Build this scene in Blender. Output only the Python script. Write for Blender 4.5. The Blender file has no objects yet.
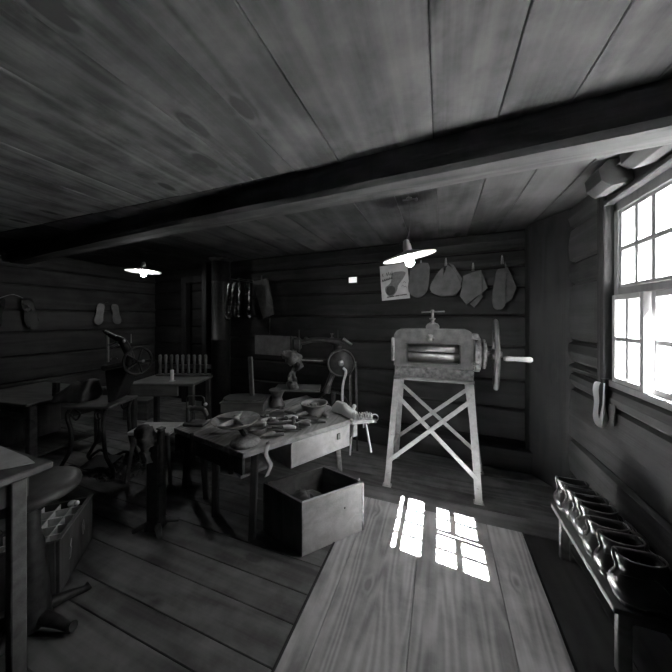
import bpy, math, random
from mathutils import Vector, Matrix, Euler, noise as mnoise
R = random.Random(7)
S = bpy.context.scene
COL = S.collection
PI = math.pi
# ------------------------------------------------------------------ camera
F, EYE, HY = 280.0, 1.4, 318.0
YAW = math.atan(104 / 280)
cam = bpy.data.cameras.new('camera')
cam.sensor_width = 36; cam.lens = 36 * F / 672; cam.shift_y = -(336 - HY) / 672
cam.clip_start = 0.02
co = bpy.data.objects.new('camera', cam); COL.objects.link(co)
co.location = (0, 0, EYE); co.rotation_euler = (PI / 2, 0, YAW)
S.camera = co
# ------------------------------------------------------------------ world, sun, exposure
S.view_settings.view_transform = 'Standard'; S.view_settings.look = 'None'
S.view_settings.exposure = 1.28; S.view_settings.gamma = 1.0
S.view_settings.use_curve_mapping = False
S.cycles.use_denoising = True
S.cycles.max_bounces = 10; S.cycles.diffuse_bounces = 6
S.cycles.caustics_reflective = False; S.cycles.caustics_refractive = False
S.cycles.sample_clamp_indirect = 8
SKY = 11.5
W = bpy.data.worlds.new('sky'); S.world = W; W.use_nodes = True
nt = W.node_tree; bg = nt.nodes['Background']
tc = nt.nodes.new('ShaderNodeTexCoord'); sx = nt.nodes.new('ShaderNodeSeparateXYZ')
rp = nt.nodes.new('ShaderNodeValToRGB')
nt.links.new(tc.outputs['Generated'], sx.inputs[0])
mp = nt.nodes.new('ShaderNodeMapRange'); mp.inputs[1].default_value = -1; mp.inputs[2].default_value = 1
nt.links.new(sx.outputs['Z'], mp.inputs[0]); nt.links.new(mp.outputs[0], rp.inputs[0])
rp.color_ramp.elements[0].position = 0.0; rp.color_ramp.elements[0].color = (.9, .9, .9, 1)
rp.color_ramp.elements[1].position = 1.0; rp.color_ramp.elements[1].color = (.8, .8, .8, 1)
e = rp.color_ramp.elements.new(0.48); e.color = (.9, .9, .9, 1)
e = rp.color_ramp.elements.new(0.52); e.color = (1, 1, 1, 1)
nt.links.new(rp.outputs[0], bg.inputs[0]); bg.inputs[1].default_value = SKY
sun = bpy.data.lights.new('sun', 'SUN'); sun.energy = 400; sun.angle = math.radians(0.5)
so = bpy.data.objects.new('sun', sun); COL.objects.link(so)
SUN_DIR = Vector((-1.0, 0.12, -1.45)).normalized()
so.rotation_euler = SUN_DIR.to_track_quat('-Z', 'Y').to_euler()
so.location = (4, 0, 6)
LAMP_R, LAMP_L = 10.0, 2.5

# ------------------------------------------------------------------ measuring: a point of the photo on a plane of the room
_c, _s = math.cos(YAW), math.sin(YAW)
def ray(px, py):
    a = (px - 336) / F
    return Vector((a * _c - _s, a * _s + _c, -(py - HY) / F))
def atz(px, py, z=0.0):
    d = ray(px, py); t = (z - EYE) / d.z
    return Vector((d.x * t, d.y * t, z))
def atd(px, py, t):
    d = ray(px, py); return Vector((d.x * t, d.y * t, EYE + d.z * t))
def atx(px, py, x):
    d = ray(px, py); t = x / d.x
    return Vector((x, d.y * t, EYE + d.z * t))
WA, WB = 3.17, -0.0787                       # back wall surface: y = WA + WB*x
BROT = math.atan(WB)
def atw(px, py, off=0.0):
    d = ray(px, py); t = (WA - off) / (d.y - WB * d.x)
    return Vector((d.x * t, d.y * t, EYE + d.z * t))

# ------------------------------------------------------------------ materials
def g(v): return (v, v, v, 1)
def newmat(name):
    m = bpy.data.materials.new(name); m.use_nodes = True
    n = m.node_tree; n.nodes.clear()
    o = n.nodes.new('ShaderNodeOutputMaterial'); b = n.nodes.new('ShaderNodeBsdfPrincipled')
    n.links.new(b.outputs[0], o.inputs[0])
    return m, n, b
def math_node(n, op, a, b=None, c=None):
    x = n.nodes.new('ShaderNodeMath'); x.operation = op
    for i, v in enumerate((a, b, c)):
        if v is None: continue
        if isinstance(v, (int, float)): x.inputs[i].default_value = v
        else: n.links.new(v, x.inputs[i])
    return x.outputs[0]
def mixv(n, fac, a, b):
    x = n.nodes.new('ShaderNodeMix'); x.data_type = 'FLOAT'
    for i, v in ((0, fac), (2, a), (3, b)):
        if isinstance(v, (int, float)): x.inputs[i].default_value = v
        else: n.links.new(v, x.inputs[i])
    return x.outputs[0]
def wood(name, dark, light, axis='X', size=1.0, rough=.62, bump=.25, plank_var=.25, knot=1.0, rings=26.0, spec=.3, flat=False, ringw=.30):
    m, n, b = newmat(name)
    tc = n.nodes.new('ShaderNodeTexCoord'); geo = n.nodes.new('ShaderNodeNewGeometry')
    rnd = geo.outputs['Random Per Island']
    off = n.nodes.new('ShaderNodeCombineXYZ')
    n.links.new(math_node(n, 'MULTIPLY', rnd, 37.0), off.inputs[0])
    n.links.new(math_node(n, 'MULTIPLY', rnd, 53.0), off.inputs[1])
    n.links.new(math_node(n, 'MULTIPLY', rnd, 71.0), off.inputs[2])
    add = n.nodes.new('ShaderNodeVectorMath'); add.operation = 'ADD'
    n.links.new(tc.outputs['Object'], add.inputs[0]); n.links.new(off.outputs[0], add.inputs[1])
    al, ac = 0.55 / size, 4.2 / size
    sc = {'X': (al, ac, ac), 'Y': (ac, al, ac), 'Z': (ac, ac, al)}[axis]
    mpn = n.nodes.new('ShaderNodeMapping'); mpn.inputs['Scale'].default_value = sc
    n.links.new(add.outputs[0], mpn.inputs[0])
    nz = n.nodes.new('ShaderNodeTexNoise'); nz.inputs['Scale'].default_value = 1.0
    nz.inputs['Detail'].default_value = 2.5; nz.inputs['Roughness'].default_value = .45
    n.links.new(mpn.outputs[0], nz.inputs['Vector'])
    # knots
    ks = {'X': (1.5, 3.6, 3.6), 'Y': (3.6, 1.5, 3.6), 'Z': (3.6, 3.6, 1.5)}[axis]
    if flat: ks = {'X': (1.3, 2.6, 1), 'Y': (2.6, 1.3, 1)}[axis]
    mk = n.nodes.new('ShaderNodeMapping'); mk.inputs['Scale'].default_value = tuple(v / size for v in ks)
    n.links.new(add.outputs[0], mk.inputs[0])
    vo = n.nodes.new('ShaderNodeTexVoronoi'); vo.inputs['Scale'].default_value = 1.0
    if flat: vo.voronoi_dimensions = '2D'
    n.links.new(mk.outputs[0], vo.inputs['Vector'])
    kd = n.nodes.new('ShaderNodeMapRange'); kd.interpolation_type = 'SMOOTHSTEP'
    n.links.new(vo.outputs['Distance'], kd.inputs[0])
    kd.inputs[1].default_value = .01 if flat else .03; kd.inputs[2].default_value = .11 if flat else .2
    kd.inputs[3].default_value = 1; kd.inputs[4].default_value = 0
    kn = math_node(n, 'MULTIPLY', kd.outputs[0], knot)
    field = math_node(n, 'ADD', nz.outputs['Fac'], math_node(n, 'MULTIPLY', kn, .09 if flat else .22))
    ring = math_node(n, 'SINE', math_node(n, 'MULTIPLY', field, rings * 2.2))
    ring = math_node(n, 'MULTIPLY_ADD', ring, .5, .5)
    # fine streaks
    fs = {'X': (3, 95, 95), 'Y': (95, 3, 95), 'Z': (95, 95, 3)}[axis]
    mf = n.nodes.new('ShaderNodeMapping'); mf.inputs['Scale'].default_value = tuple(v / size for v in fs)
    n.links.new(add.outputs[0], mf.inputs[0])
    nf = n.nodes.new('ShaderNodeTexNoise'); nf.inputs['Scale'].default_value = 1.0; nf.inputs['Detail'].default_value = 2
    n.links.new(mf.outputs[0], nf.inputs['Vector'])
    # worn, grimy patches
    nl = n.nodes.new('ShaderNodeTexNoise'); nl.inputs['Scale'].default_value = 3.2 / size
    nl.inputs['Detail'].default_value = 5; nl.inputs['Roughness'].default_value = .65
    n.links.new(add.outputs[0], nl.inputs['Vector'])
    t = math_node(n, 'MULTIPLY', ring, ringw)
    t = math_node(n, 'ADD', t, math_node(n, 'MULTIPLY', nf.outputs['Fac'], .35))
    nm = n.nodes.new('ShaderNodeMapRange'); nm.interpolation_type = 'SMOOTHSTEP'; n.links.new(nl.outputs['Fac'], nm.inputs[0])
    nm.inputs[1].default_value = .33 if flat else .2; nm.inputs[2].default_value = .67 if flat else .8
    t = math_node(n, 'ADD', t, math_node(n, 'MULTIPLY', nm.outputs[0], .55 if flat else .60))
    t = math_node(n, 'ADD', t, math_node(n, 'MULTIPLY', rnd, plank_var))
    t = math_node(n, 'SUBTRACT', t, (.18 if flat else .20) + plank_var * .5)
    kk = n.nodes.new('ShaderNodeMapRange'); n.links.new(vo.outputs['Distance'], kk.inputs[0])
    kk.inputs[1].default_value = .0 if flat else .03; kk.inputs[2].default_value = .085 if flat else .12
    kk.inputs[3].default_value = (.75 if flat else .55) * knot; kk.inputs[4].default_value = 0
    t = math_node(n, 'SUBTRACT', t, kk.outputs[0])
    cl = n.nodes.new('ShaderNodeClamp'); n.links.new(t, cl.inputs[0])
    v = mixv(n, cl.outputs[0], dark, light)
    cb = n.nodes.new('ShaderNodeCombineColor')
    for i in range(3): n.links.new(v, cb.inputs[i])
    n.links.new(cb.outputs[0], b.inputs['Base Color'])
    b.inputs['Roughness'].default_value = rough
    b.inputs['Specular IOR Level'].default_value = spec
    bp = n.nodes.new('ShaderNodeBump'); bp.inputs['Strength'].default_value = bump; bp.inputs['Distance'].default_value = .004
    n.links.new(t, bp.inputs['Height']); n.links.new(bp.outputs[0], b.inputs['Normal'])
    return m
def mottled(name, lo, hi, scale=20, rough=.6, metallic=0.0, bump=.2, spec=.5, rough2=None, coat=0.0):
    m, n, b = newmat(name)
    tc = n.nodes.new('ShaderNodeTexCoord')
    nz = n.nodes.new('ShaderNodeTexNoise'); nz.inputs['Scale'].default_value = scale
    nz.inputs['Detail'].default_value = 4; nz.inputs['Roughness'].default_value = .6
    n.links.new(tc.outputs['Object'], nz.inputs['Vector'])
    mr = n.nodes.new('ShaderNodeMapRange'); n.links.new(nz.outputs['Fac'], mr.inputs[0])
    mr.inputs[1].default_value = .32; mr.inputs[2].default_value = .68
    v = mixv(n, mr.outputs[0], lo, hi)
    cb = n.nodes.new('ShaderNodeCombineColor')
    for i in range(3): n.links.new(v, cb.inputs[i])
    n.links.new(cb.outputs[0], b.inputs['Base Color'])
    b.inputs['Metallic'].default_value = metallic
    if rough2 is not None:
        n.links.new(mixv(n, mr.outputs[0], rough, rough2), b.inputs['Roughness'])
    else: b.inputs['Roughness'].default_value = rough
    b.inputs['Specular IOR Level'].default_value = spec
    b.inputs['Coat Weight'].default_value = coat
    bp = n.nodes.new('ShaderNodeBump'); bp.inputs['Strength'].default_value = bump; bp.inputs['Distance'].default_value = .002
    n.links.new(nz.outputs['Fac'], bp.inputs['Height']); n.links.new(bp.outputs[0], b.inputs['Normal'])
    return m
def emissive(name, s):
    m, n, b = newmat(name)
    b.inputs['Base Color'].default_value = g(.9); b.inputs['Emission Color'].default_value = g(1)
    b.inputs['Emission Strength'].default_value = s
    return m
M = dict(
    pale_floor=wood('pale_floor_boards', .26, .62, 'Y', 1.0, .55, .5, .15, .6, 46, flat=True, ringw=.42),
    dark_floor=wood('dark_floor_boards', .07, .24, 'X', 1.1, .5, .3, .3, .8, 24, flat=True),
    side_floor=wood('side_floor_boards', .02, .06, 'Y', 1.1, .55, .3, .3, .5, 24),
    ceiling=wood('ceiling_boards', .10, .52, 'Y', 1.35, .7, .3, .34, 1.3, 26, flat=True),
    ceiling_rear=wood('rear_ceiling_boards', .018, .085, 'Y', 1.35, .7, .25, .35, 1.2, 20, flat=True),  # boards behind the beam, in a darker tone
    log=wood('hewn_log', .008, .030, 'X', 1.2, .75, .8, .3, .4, 22),
    log_y=wood('hewn_log_side', .018, .065, 'Y', 1.2, .75, .8, .3, .4, 22),
    log_z=wood('hewn_post', .012, .04, 'Z', 1.2, .75, .8, .3, .6, 22),
    beam=wood('beam_wood', .03, .12, 'X', 1.2, .7, .8, .2, .4, 24),
    frame=wood('window_frame_wood', .25, .42, 'Z', .7, .55, .3, .2, .2, 18),
    sash=wood('sash_wood', .45, .65, 'Z', .7, .5, .2, .1, 0, 14),
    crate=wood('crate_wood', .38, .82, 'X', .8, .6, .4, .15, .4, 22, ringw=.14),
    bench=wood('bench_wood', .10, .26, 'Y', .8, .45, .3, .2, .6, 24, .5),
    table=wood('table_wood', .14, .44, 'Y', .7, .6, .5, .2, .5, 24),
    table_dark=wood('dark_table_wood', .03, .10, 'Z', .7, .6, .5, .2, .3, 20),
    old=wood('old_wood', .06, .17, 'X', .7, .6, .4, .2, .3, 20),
    pale=wood('pale_wood', .5, .8, 'Z', .4, .5, .2, .2, 0, 16),
    iron=mottled('black_iron', .02, .05, 30, .42, .5, .3, .5, .6),
    iron_worn=mottled('worn_iron', .06, .2, 14, .4, .6, .3, .5, .65),
    steel=mottled('bright_steel', .3, .5, 20, .42, .7, .1, .5, .55),
    machine=mottled('grey_machine_paint', .05, .12, 16, .42, .2, .35, .5, .6),
    machine_worn=mottled('worn_machine_paint', .07, .3, 26, .45, .3, .4, .5, .6),
    stand=mottled('stand_paint', .34, .5, 22, .5, .1, .2, .5),
    shoe=mottled('black_shoe_leather', .035, .07, 18, .34, 0, .15, .6, .42, .2),
    shoe_edge=mottled('shoe_welt', .08, .14, 40, .45, 0, .3, .5),
    shoe_in=mottled('shoe_lining', .015, .03, 40, .8, 0, .3, .3),
    leather=mottled('tan_leather', .08, .15, 14, .6, 0, .4, .4),
    leather_dark=mottled('dark_leather', .035, .08, 16, .45, 0, .4, .5),
    boot=mottled('boot_leather', .012, .025, 10, .22, 0, .3, .6),
    pale_leather=mottled('pale_leather', .6, .8, 18, .55, 0, .2, .4),
    paper=mottled('paper', .5, .7, 8, .8, 0, .1, .2),
    paper_dim=mottled('brown_paper', .10, .17, 9, .8, 0, .2, .2),
    white=mottled('white_enamel', .75, .85, 8, .3, 0, .02, .5),
    porcelain=mottled('porcelain', .6, .75, 8, .3, 0, .02, .5),
    ink=mottled('ink', .03, .06, 30, .7),
    print_grey=mottled('print_grey', .14, .24, 40, .8),
    cloth=mottled('cloth', .07, .16, 30, .9, 0, .6, .2),
    cloth_dark=mottled('dark_cloth', .05, .11, 26, .9, 0, .7, .2),
    ceramic=mottled('grey_bowl', .16, .3, 10, .45, .3, .15, .5),
    ceramic_pale=mottled('pale_worn_tin', .2, .42, 18, .45, .2, .2, .5),
    rope=mottled('cord', .3, .45, 90, .8, 0, .6, .3),
    shavings=mottled('shavings', .08, .2, 40, .8, 0, .4, .3),
    ground=mottled('outdoor_ground', .4, .55, 3, .9, 0, .3, .2),
    bark=mottled('leaves', .01, .02, 10, .8, 0, .3, .2),
    fence=wood('outdoor_boards', .5, .8, 'Z', 1.2, .7, .3, .5, .3, 16),
    panel_glow=emissive('panel_glow', .32),  # added emission for the white rectangle on the back wall
    wall_leather=mottled('hanging_leather', .045, .085, 14, .6, 0, .4, .4),
    strip_leather=mottled('strip_leather', .3, .42, 14, .6, 0, .3, .4),
    bulb=emissive('bulb_glow', 60.0),
)
gm, gn, gb = newmat('window_glass')
gn.nodes.remove(gb)
tr = gn.nodes.new('ShaderNodeBsdfTransparent'); gl = gn.nodes.new('ShaderNodeBsdfGlossy'); gl.inputs['Roughness'].default_value = .02
tr.inputs[0].default_value = g(.95)
mx = gn.nodes.new('ShaderNodeMixShader'); mx.inputs[0].default_value = .05
gn.links.new(tr.outputs[0], mx.inputs[1]); gn.links.new(gl.outputs[0], mx.inputs[2])
gn.links.new(mx.outputs[0], [x for x in gn.nodes if x.type == 'OUTPUT_MATERIAL'][0].inputs[0])
M['glass'] = gm

# ------------------------------------------------------------------ mesh builder
class MB:
    def __init__(self): self.v = []; self.f = []; self.s = []
    def add(self, vs, fs, smooth=False, mat=None):
        k = len(self.v)
        for p in vs:
            p = Vector(p); self.v.append(mat @ p if mat is not None else p)
        for f in fs: self.f.append([k + i for i in f]); self.s.append(smooth)
        return self
    def box(self, c, d, rot=None, ch=0.0):
        c = Vector(c); hx, hy, hz = d[0] / 2, d[1] / 2, d[2] / 2
        m = Matrix.Translation(c)
        if rot is not None: m = m @ (Euler(rot).to_matrix().to_4x4() if not isinstance(rot, Matrix) else rot.to_4x4())
        if ch <= 0 or ch * 2.2 > min(d):
            vs = [(x, y, z) for z in (-hz, hz) for x, y in ((-hx, -hy), (hx, -hy), (hx, hy), (-hx, hy))]
            fs = [(3, 2, 1, 0), (4, 5, 6, 7), (0, 1, 5, 4), (1, 2, 6, 5), (2, 3, 7, 6), (3, 0, 4, 7)]
            return self.add(vs, fs, False, m)
        # chamfered box
        idx = {}; vs = []
        def V(sx, sy, sz, ax):
            k = (sx, sy, sz, ax)
            if k not in idx:
                p = [sx * hx, sy * hy, sz * hz]
                for a in range(3):
                    if a != ax: p[a] -= (sx, sy, sz)[a] * ch
                idx[k] = len(vs); vs.append(tuple(p))
            return idx[k]
        fs = []
        sg = [(-1, -1), (1, -1), (1, 1), (-1, 1)]
        for s in (-1, 1):
            a = [V(s, p, q, 0) for p, q in sg]; fs.append(a if s > 0 else a[::-1])
            a = [V(q, s, p, 1) for p, q in sg]; fs.append(a if s > 0 else a[::-1])
            a = [V(p, q, s, 2) for p, q in sg]; fs.append(a if s > 0 else a[::-1])
        for p in (-1, 1):
            for q in (-1, 1):
                a = [V(-1, p, q, 1), V(1, p, q, 1), V(1, p, q, 2), V(-1, p, q, 2)]; fs.append(a if p * q < 0 else a[::-1])
                a = [V(p, -1, q, 0), V(p, 1, q, 0), V(p, 1, q, 2), V(p, -1, q, 2)]; fs.append(a[::-1] if p * q < 0 else a)
                a = [V(p, q, -1, 0), V(p, q, 1, 0), V(p, q, 1, 1), V(p, q, -1, 1)]; fs.append(a if p * q < 0 else a[::-1])
        for x in (-1, 1):
            for y in (-1, 1):
                for z in (-1, 1):
                    a = [V(x, y, z, 0), V(x, y, z, 1), V(x, y, z, 2)]; fs.append(a if x * y * z > 0 else a[::-1])
        return self.add(vs, fs, False, m)
    def bar(self, a, b, w, h=None, up=(0, 0, 1), ch=0.0):
        a, b = Vector(a), Vector(b); h = h or w
        d = b - a; L = d.length; z = d.normalized(); u = Vector(up)
        if abs(z.dot(u)) > .99: u = Vector((0, 1, 0))
        x = u.cross(z).normalized(); y = z.cross(x)
        rot = Matrix((x, y, z)).transposed()
        return self.box((a + b) / 2, (w, h, L), rot, ch)
    def tube(self, pts, r, n=8, caps=True, closed=False):
        pts = [Vector(p) for p in pts]; N = len(pts)
        rs = r if isinstance(r, (list, tuple)) else [r] * N
        vs = []; prev = None
        for i, p in enumerate(pts):
            if closed: t = pts[(i + 1) % N] - pts[i - 1]
            else: t = pts[min(i + 1, N - 1)] - pts[max(i - 1, 0)]
            t.normalize()
            if prev is None:
                u = Vector((0, 0, 1)) if abs(t.z) < .9 else Vector((1, 0, 0))
                x = u.cross(t).normalized()
            else: x = (prev - t * prev.dot(t)).normalized()
            prev = x; y = t.cross(x)
            for k in range(n):
                a = 2 * PI * k / n
                vs.append(p + (x * math.cos(a) + y * math.sin(a)) * rs[i])
        fs = []
        for i in range(N if closed else N - 1):
            j = (i + 1) % N
            for k in range(n):
                l = (k + 1) % n
                fs.append((i * n + k, i * n + l, j * n + l, j * n + k))
        self.add(vs, fs, True)
        if caps and not closed:
            self.add(vs[:n], [tuple(range(n))[::-1]]); self.add(vs[-n:], [tuple(range(n))])
        return self
    def lathe(self, prof, n=24, mat=None, loc=None, axis='Z', sc=(1, 1)):
        vs = []
        for r, z in prof:
            for k in range(n):
                a = 2 * PI * k / n
                vs.append((r * math.cos(a) * sc[0], r * math.sin(a) * sc[1], z))
        fs = []
        for i in range(len(prof) - 1):
            for k in range(n):
                l = (k + 1) % n; fs.append((i * n + k, i * n + l, (i + 1) * n + l, (i + 1) * n + k))
        m = Matrix.Translation(loc or (0, 0, 0))
        if mat is not None: m = m @ mat.to_4x4()
        if axis == 'X': m = m @ Matrix.Rotation(PI / 2, 4, 'Y')
        if axis == 'Y': m = m @ Matrix.Rotation(-PI / 2, 4, 'X')
        return self.add(vs, fs, True, m)
    def ring(self, c, rad, r, axis='X', n=28, m=8, a0=0, a1=2 * PI):
        c = Vector(c); pts = []
        full = a1 - a0 > 6.28
        for k in range(n + (0 if full else 1)):
            a = a0 + (a1 - a0) * k / n
            p = {'X': (0, math.cos(a), math.sin(a)), 'Y': (math.cos(a), 0, math.sin(a)), 'Z': (math.cos(a), math.sin(a), 0)}[axis]
            pts.append(c + Vector(p) * rad)
        return self.tube(pts, r, m, True, full)
    def prism(self, out, t, mat=None, plane='XZ', bulge=0.0):
        """outline (list of 2D points) given thickness t; plane XZ -> depth along y, XY -> along z"""
        n = len(out)
        def P(u, v, w):
            return (u, w, v) if plane == 'XZ' else ((u, v, w) if plane == 'XY' else (w, u, v))
        vs = [P(u, v, 0) for u, v in out] + [P(u, v, t) for u, v in out]
        fs = [tuple(range(n)), tuple(range(2 * n - 1, n - 1, -1))]
        fs += [(i, n + i, n + (i + 1) % n, (i + 1) % n) for i in range(n)]
        return self.add(vs, fs, False, mat)
    def sphere(self, c, r, sc=(1, 1, 1), n=16, mat=None):
        prof = [(r * math.sin(PI * i / 10) + 1e-5, -r * math.cos(PI * i / 10)) for i in range(11)]
        m = Matrix.Translation(c) @ (mat.to_4x4() if mat is not None else Matrix.Identity(4)) @ Matrix.Diagonal((*sc, 1))
        vs = []; k = len(self.v)
        b = MB().lathe(prof, n); return self.add(b.v, b.f, True, m)
    def jitter(self, amp, freq, seed=0.0):
        for i, v in enumerate(self.v):
            self.v[i] = v + Vector([amp * mnoise.noise(v * freq + Vector((seed + 13.0 * a, seed, 7.0 * a))) for a in range(3)])
        return self
    def build(self, name, mat, parent=None, bevel=0, loc=None):
        me = bpy.data.meshes.new(name); me.from_pydata([tuple(p) for p in self.v], [], self.f)
        me.polygons.foreach_set('use_smooth', self.s); me.update()
        import bmesh
        bm = bmesh.new(); bm.from_mesh(me); bmesh.ops.recalc_face_normals(bm, faces=bm.faces); bm.to_mesh(me); bm.free()
        me.materials.append(M[mat] if isinstance(mat, str) else mat)
        o = bpy.data.objects.new(name, me); COL.objects.link(o)
        if parent: o.parent = parent
        if loc: o.location = loc
        if bevel:
            b = o.modifiers.new('bevel', 'BEVEL'); b.width = bevel; b.segments = 2; b.limit_method = 'ANGLE'
        return o
def tag(o, label, cat, group=None):
    o['label'] = label; o['category'] = cat
    if group: o['group'] = group
    return o
def thing(name, label, cat, loc=(0, 0, 0), rz=0.0, group=None, rot=None):
    o = bpy.data.objects.new(name, None); COL.objects.link(o); o.empty_display_size = .05
    o.location = loc; o.rotation_euler = rot or (0, 0, rz)
    return tag(o, label, cat, group)
def struct(o): o['kind'] = 'structure'; return o
def spline(pts, n=6):
    """Catmull-Rom through points"""
    P = [Vector(p) for p in pts]; out = []
    for i in range(len(P) - 1):
        p0 = P[max(i - 1, 0)]; p1 = P[i]; p2 = P[i + 1]; p3 = P[min(i + 2, len(P) - 1)]
        for k in range(n):
            t = k / n
            out.append(.5 * ((2 * p1) + (p2 - p0) * t + (2 * p0 - 5 * p1 + 4 * p2 - p3) * t * t + (3 * p1 - p0 - 3 * p2 + p3) * t ** 3))
    out.append(P[-1]); return out
def closed_spline(pts, n=5):
    P = [Vector((*p, 0)) for p in pts]; out = []; N = len(P)
    for i in range(N):
        p0, p1, p2, p3 = P[i - 1], P[i], P[(i + 1) % N], P[(i + 2) % N]
        for k in range(n):
            t = k / n
            q = .5 * ((2 * p1) + (p2 - p0) * t + (2 * p0 - 5 * p1 + 4 * p2 - p3) * t * t + (3 * p1 - p0 - 3 * p2 + p3) * t ** 3)
            out.append((q.x, q.y))
    return out
def dup(root, loc, rz, label, group=None):
    r = root.copy(); COL.objects.link(r); r.location = loc; r.rotation_euler = (0, 0, rz); r['label'] = label
    if group: r['group'] = group
    for ch in list(root.children):
        c = ch.copy(); COL.objects.link(c); c.parent = r
        for gch in ch.children:
            d = gch.copy(); COL.objects.link(d); d.parent = c
    return r

# ================================================================== SETTING
CEIL = 2.25; XR = 0.946; XL = -4.9; YF = -1.5; YB = 3.75; WT = .17
# ---- floor
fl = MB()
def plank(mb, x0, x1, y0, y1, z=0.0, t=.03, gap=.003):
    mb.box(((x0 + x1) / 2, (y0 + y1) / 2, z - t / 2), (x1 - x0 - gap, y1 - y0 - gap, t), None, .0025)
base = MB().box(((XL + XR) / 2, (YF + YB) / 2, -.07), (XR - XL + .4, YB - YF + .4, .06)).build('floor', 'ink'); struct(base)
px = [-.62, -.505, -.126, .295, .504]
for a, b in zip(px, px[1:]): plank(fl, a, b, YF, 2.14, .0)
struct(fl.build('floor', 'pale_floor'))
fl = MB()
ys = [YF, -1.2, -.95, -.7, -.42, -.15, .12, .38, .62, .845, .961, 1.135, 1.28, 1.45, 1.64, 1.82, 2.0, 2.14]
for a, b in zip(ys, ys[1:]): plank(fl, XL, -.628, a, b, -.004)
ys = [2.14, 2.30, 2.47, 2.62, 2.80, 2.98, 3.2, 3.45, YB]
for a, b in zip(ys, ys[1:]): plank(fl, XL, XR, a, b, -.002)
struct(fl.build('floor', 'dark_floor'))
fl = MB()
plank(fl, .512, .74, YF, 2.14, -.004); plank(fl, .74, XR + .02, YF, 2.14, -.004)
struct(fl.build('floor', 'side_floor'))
struct(MB().box((-.62, .3, -.004), (.012, 3.66, .02), None, .003).build('trim_1', 'log_y'))
# ---- ceiling boards (run along Y)
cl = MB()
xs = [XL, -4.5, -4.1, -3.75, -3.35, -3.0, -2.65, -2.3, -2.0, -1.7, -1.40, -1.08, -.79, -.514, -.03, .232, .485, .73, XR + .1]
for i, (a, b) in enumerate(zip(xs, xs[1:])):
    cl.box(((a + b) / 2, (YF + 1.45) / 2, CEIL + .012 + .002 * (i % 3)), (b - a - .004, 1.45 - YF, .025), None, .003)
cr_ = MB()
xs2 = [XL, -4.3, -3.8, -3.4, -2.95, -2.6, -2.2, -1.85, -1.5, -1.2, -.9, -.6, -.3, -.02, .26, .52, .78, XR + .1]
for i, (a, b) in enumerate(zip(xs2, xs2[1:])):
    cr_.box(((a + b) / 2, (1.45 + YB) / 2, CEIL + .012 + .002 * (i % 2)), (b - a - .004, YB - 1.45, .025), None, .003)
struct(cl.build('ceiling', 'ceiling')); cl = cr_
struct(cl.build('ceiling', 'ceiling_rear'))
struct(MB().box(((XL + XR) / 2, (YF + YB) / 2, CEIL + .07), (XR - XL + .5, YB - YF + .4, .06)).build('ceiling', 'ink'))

# ---- hewn log walls
def log(mb, p0, p1, z0, z1, depth, inward, seed, wob=.012, seg=14, top_ch=.012):
    """a squared log from p0 to p1 (2D), between z0 and z1, its face wobbling; inward = unit 2D normal into the room"""
    p0, p1, nrm = Vector((*p0, 0)), Vector((*p1, 0)), Vector((*inward, 0))
    rows = []
    for i in range(seg + 1):
        t = i / seg; p = p0.lerp(p1, t)
        o1 = wob * mnoise.noise(Vector((seed * 3.1, t * 6.0, 0))); o2 = wob * mnoise.noise(Vector((seed * 3.1, t * 6.0, 5)))
        e1 = .006 * mnoise.noise(Vector((seed, t * 9, 9)))
        h = z1 - z0
        prof = [(-depth, z0 + .001), (o1 - .02, z0 + .001), (o1, z0 + .02 + e1), (o1 * .4 + o2 * .6 + .008, z0 + h * .5), (o2, z1 - .02 + e1), (o2 - .02, z1 - .001), (-depth, z1 - .001)]
        rows.append([p + nrm * a + Vector((0, 0, z)) for a, z in prof])
    n = len(rows[0]); vs = [q for r in rows for q in r]; fs = []
    for i in range(seg):
        for k in range(n): fs.append((i * n + k, i * n + (k + 1) % n, (i + 1) * n + (k + 1) % n, (i + 1) * n + k))
    fs += [tuple(range(n))[::-1], tuple(range(seg * n, seg * n + n))]
    mb.add(vs, fs, False)
# right wall with window opening (y 1.36..2.12 , z 1.0..2.04)
WY0, WY1, WZ0, WZ1 = 1.52, 2.15, .99, 2.085
rw = MB()
def rlog(y0, y1, z0, z1, s, w=.012): log(rw, (XR, y0), (XR, y1), z0, z1, WT, (-1, 0), s, w, max(3, int((y1 - y0) * 7)))
ym = YB
rlog(YF, ym, -.04, .2, 1); rlog(YF, ym, .2, .475, 2, .02)
rlog(YF, ym, .475, .87, 3, .018); rlog(YF, ym, .87, WZ0, 4)
for (a, b, s) in ((WZ0, 1.066, 5), (1.066, 1.224, 6), (1.224, 1.656, 7), (1.656, 1.825, 8), (1.825, WZ1, 9)):
    rlog(WY1, ym, a, b, s, .016)
for (a, b, s) in ((WZ0, 1.3, 15), (1.3, 1.65, 16), (1.65, WZ1, 17)): rlog(YF, WY0, a, b, s, .016)
rlog(YF, ym, WZ1, CEIL, 10)
struct(rw.build('wall_right', 'log_y'))
# back wall logs (tilted a little from the room's square)
def wp(x, off=0.0): return (x, WA - off + WB * x)
inn = Vector((WB, -1)).normalized()
bw = MB()
for i, (a, b) in enumerate(((-.04, .22), (.22, .52), (.52, .80), (.80, 1.12), (1.12, 1.42), (1.42, 1.70), (1.70, 1.90), (1.90, 2.06), (2.06, CEIL))):
    log(bw, wp(-2.98), wp(1.0), a, b, .16, (inn.x, inn.y), 30 + i, .014, 26)
struct(bw.build('wall_back', 'log'))
struct(MB().box((-.9, WA + .0 - .055, .10), (3.6, .07, .2), (0, 0, BROT), .01).build('baseboard_back', 'log'))
bw = MB()
for i, (a, b) in enumerate(((-.04, .3), (.3, .62), (.62, .95), (.95, 1.25), (1.25, 1.55), (1.55, 1.85), (1.85, 2.05), (2.05, CEIL))):
    log(bw, (XL, 3.66), (-2.9, 3.6), a, b, .14, (0, -1), 50 + i, .014, 12)
struct(bw.build('wall_back', 'log'))
lw = MB()
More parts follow.
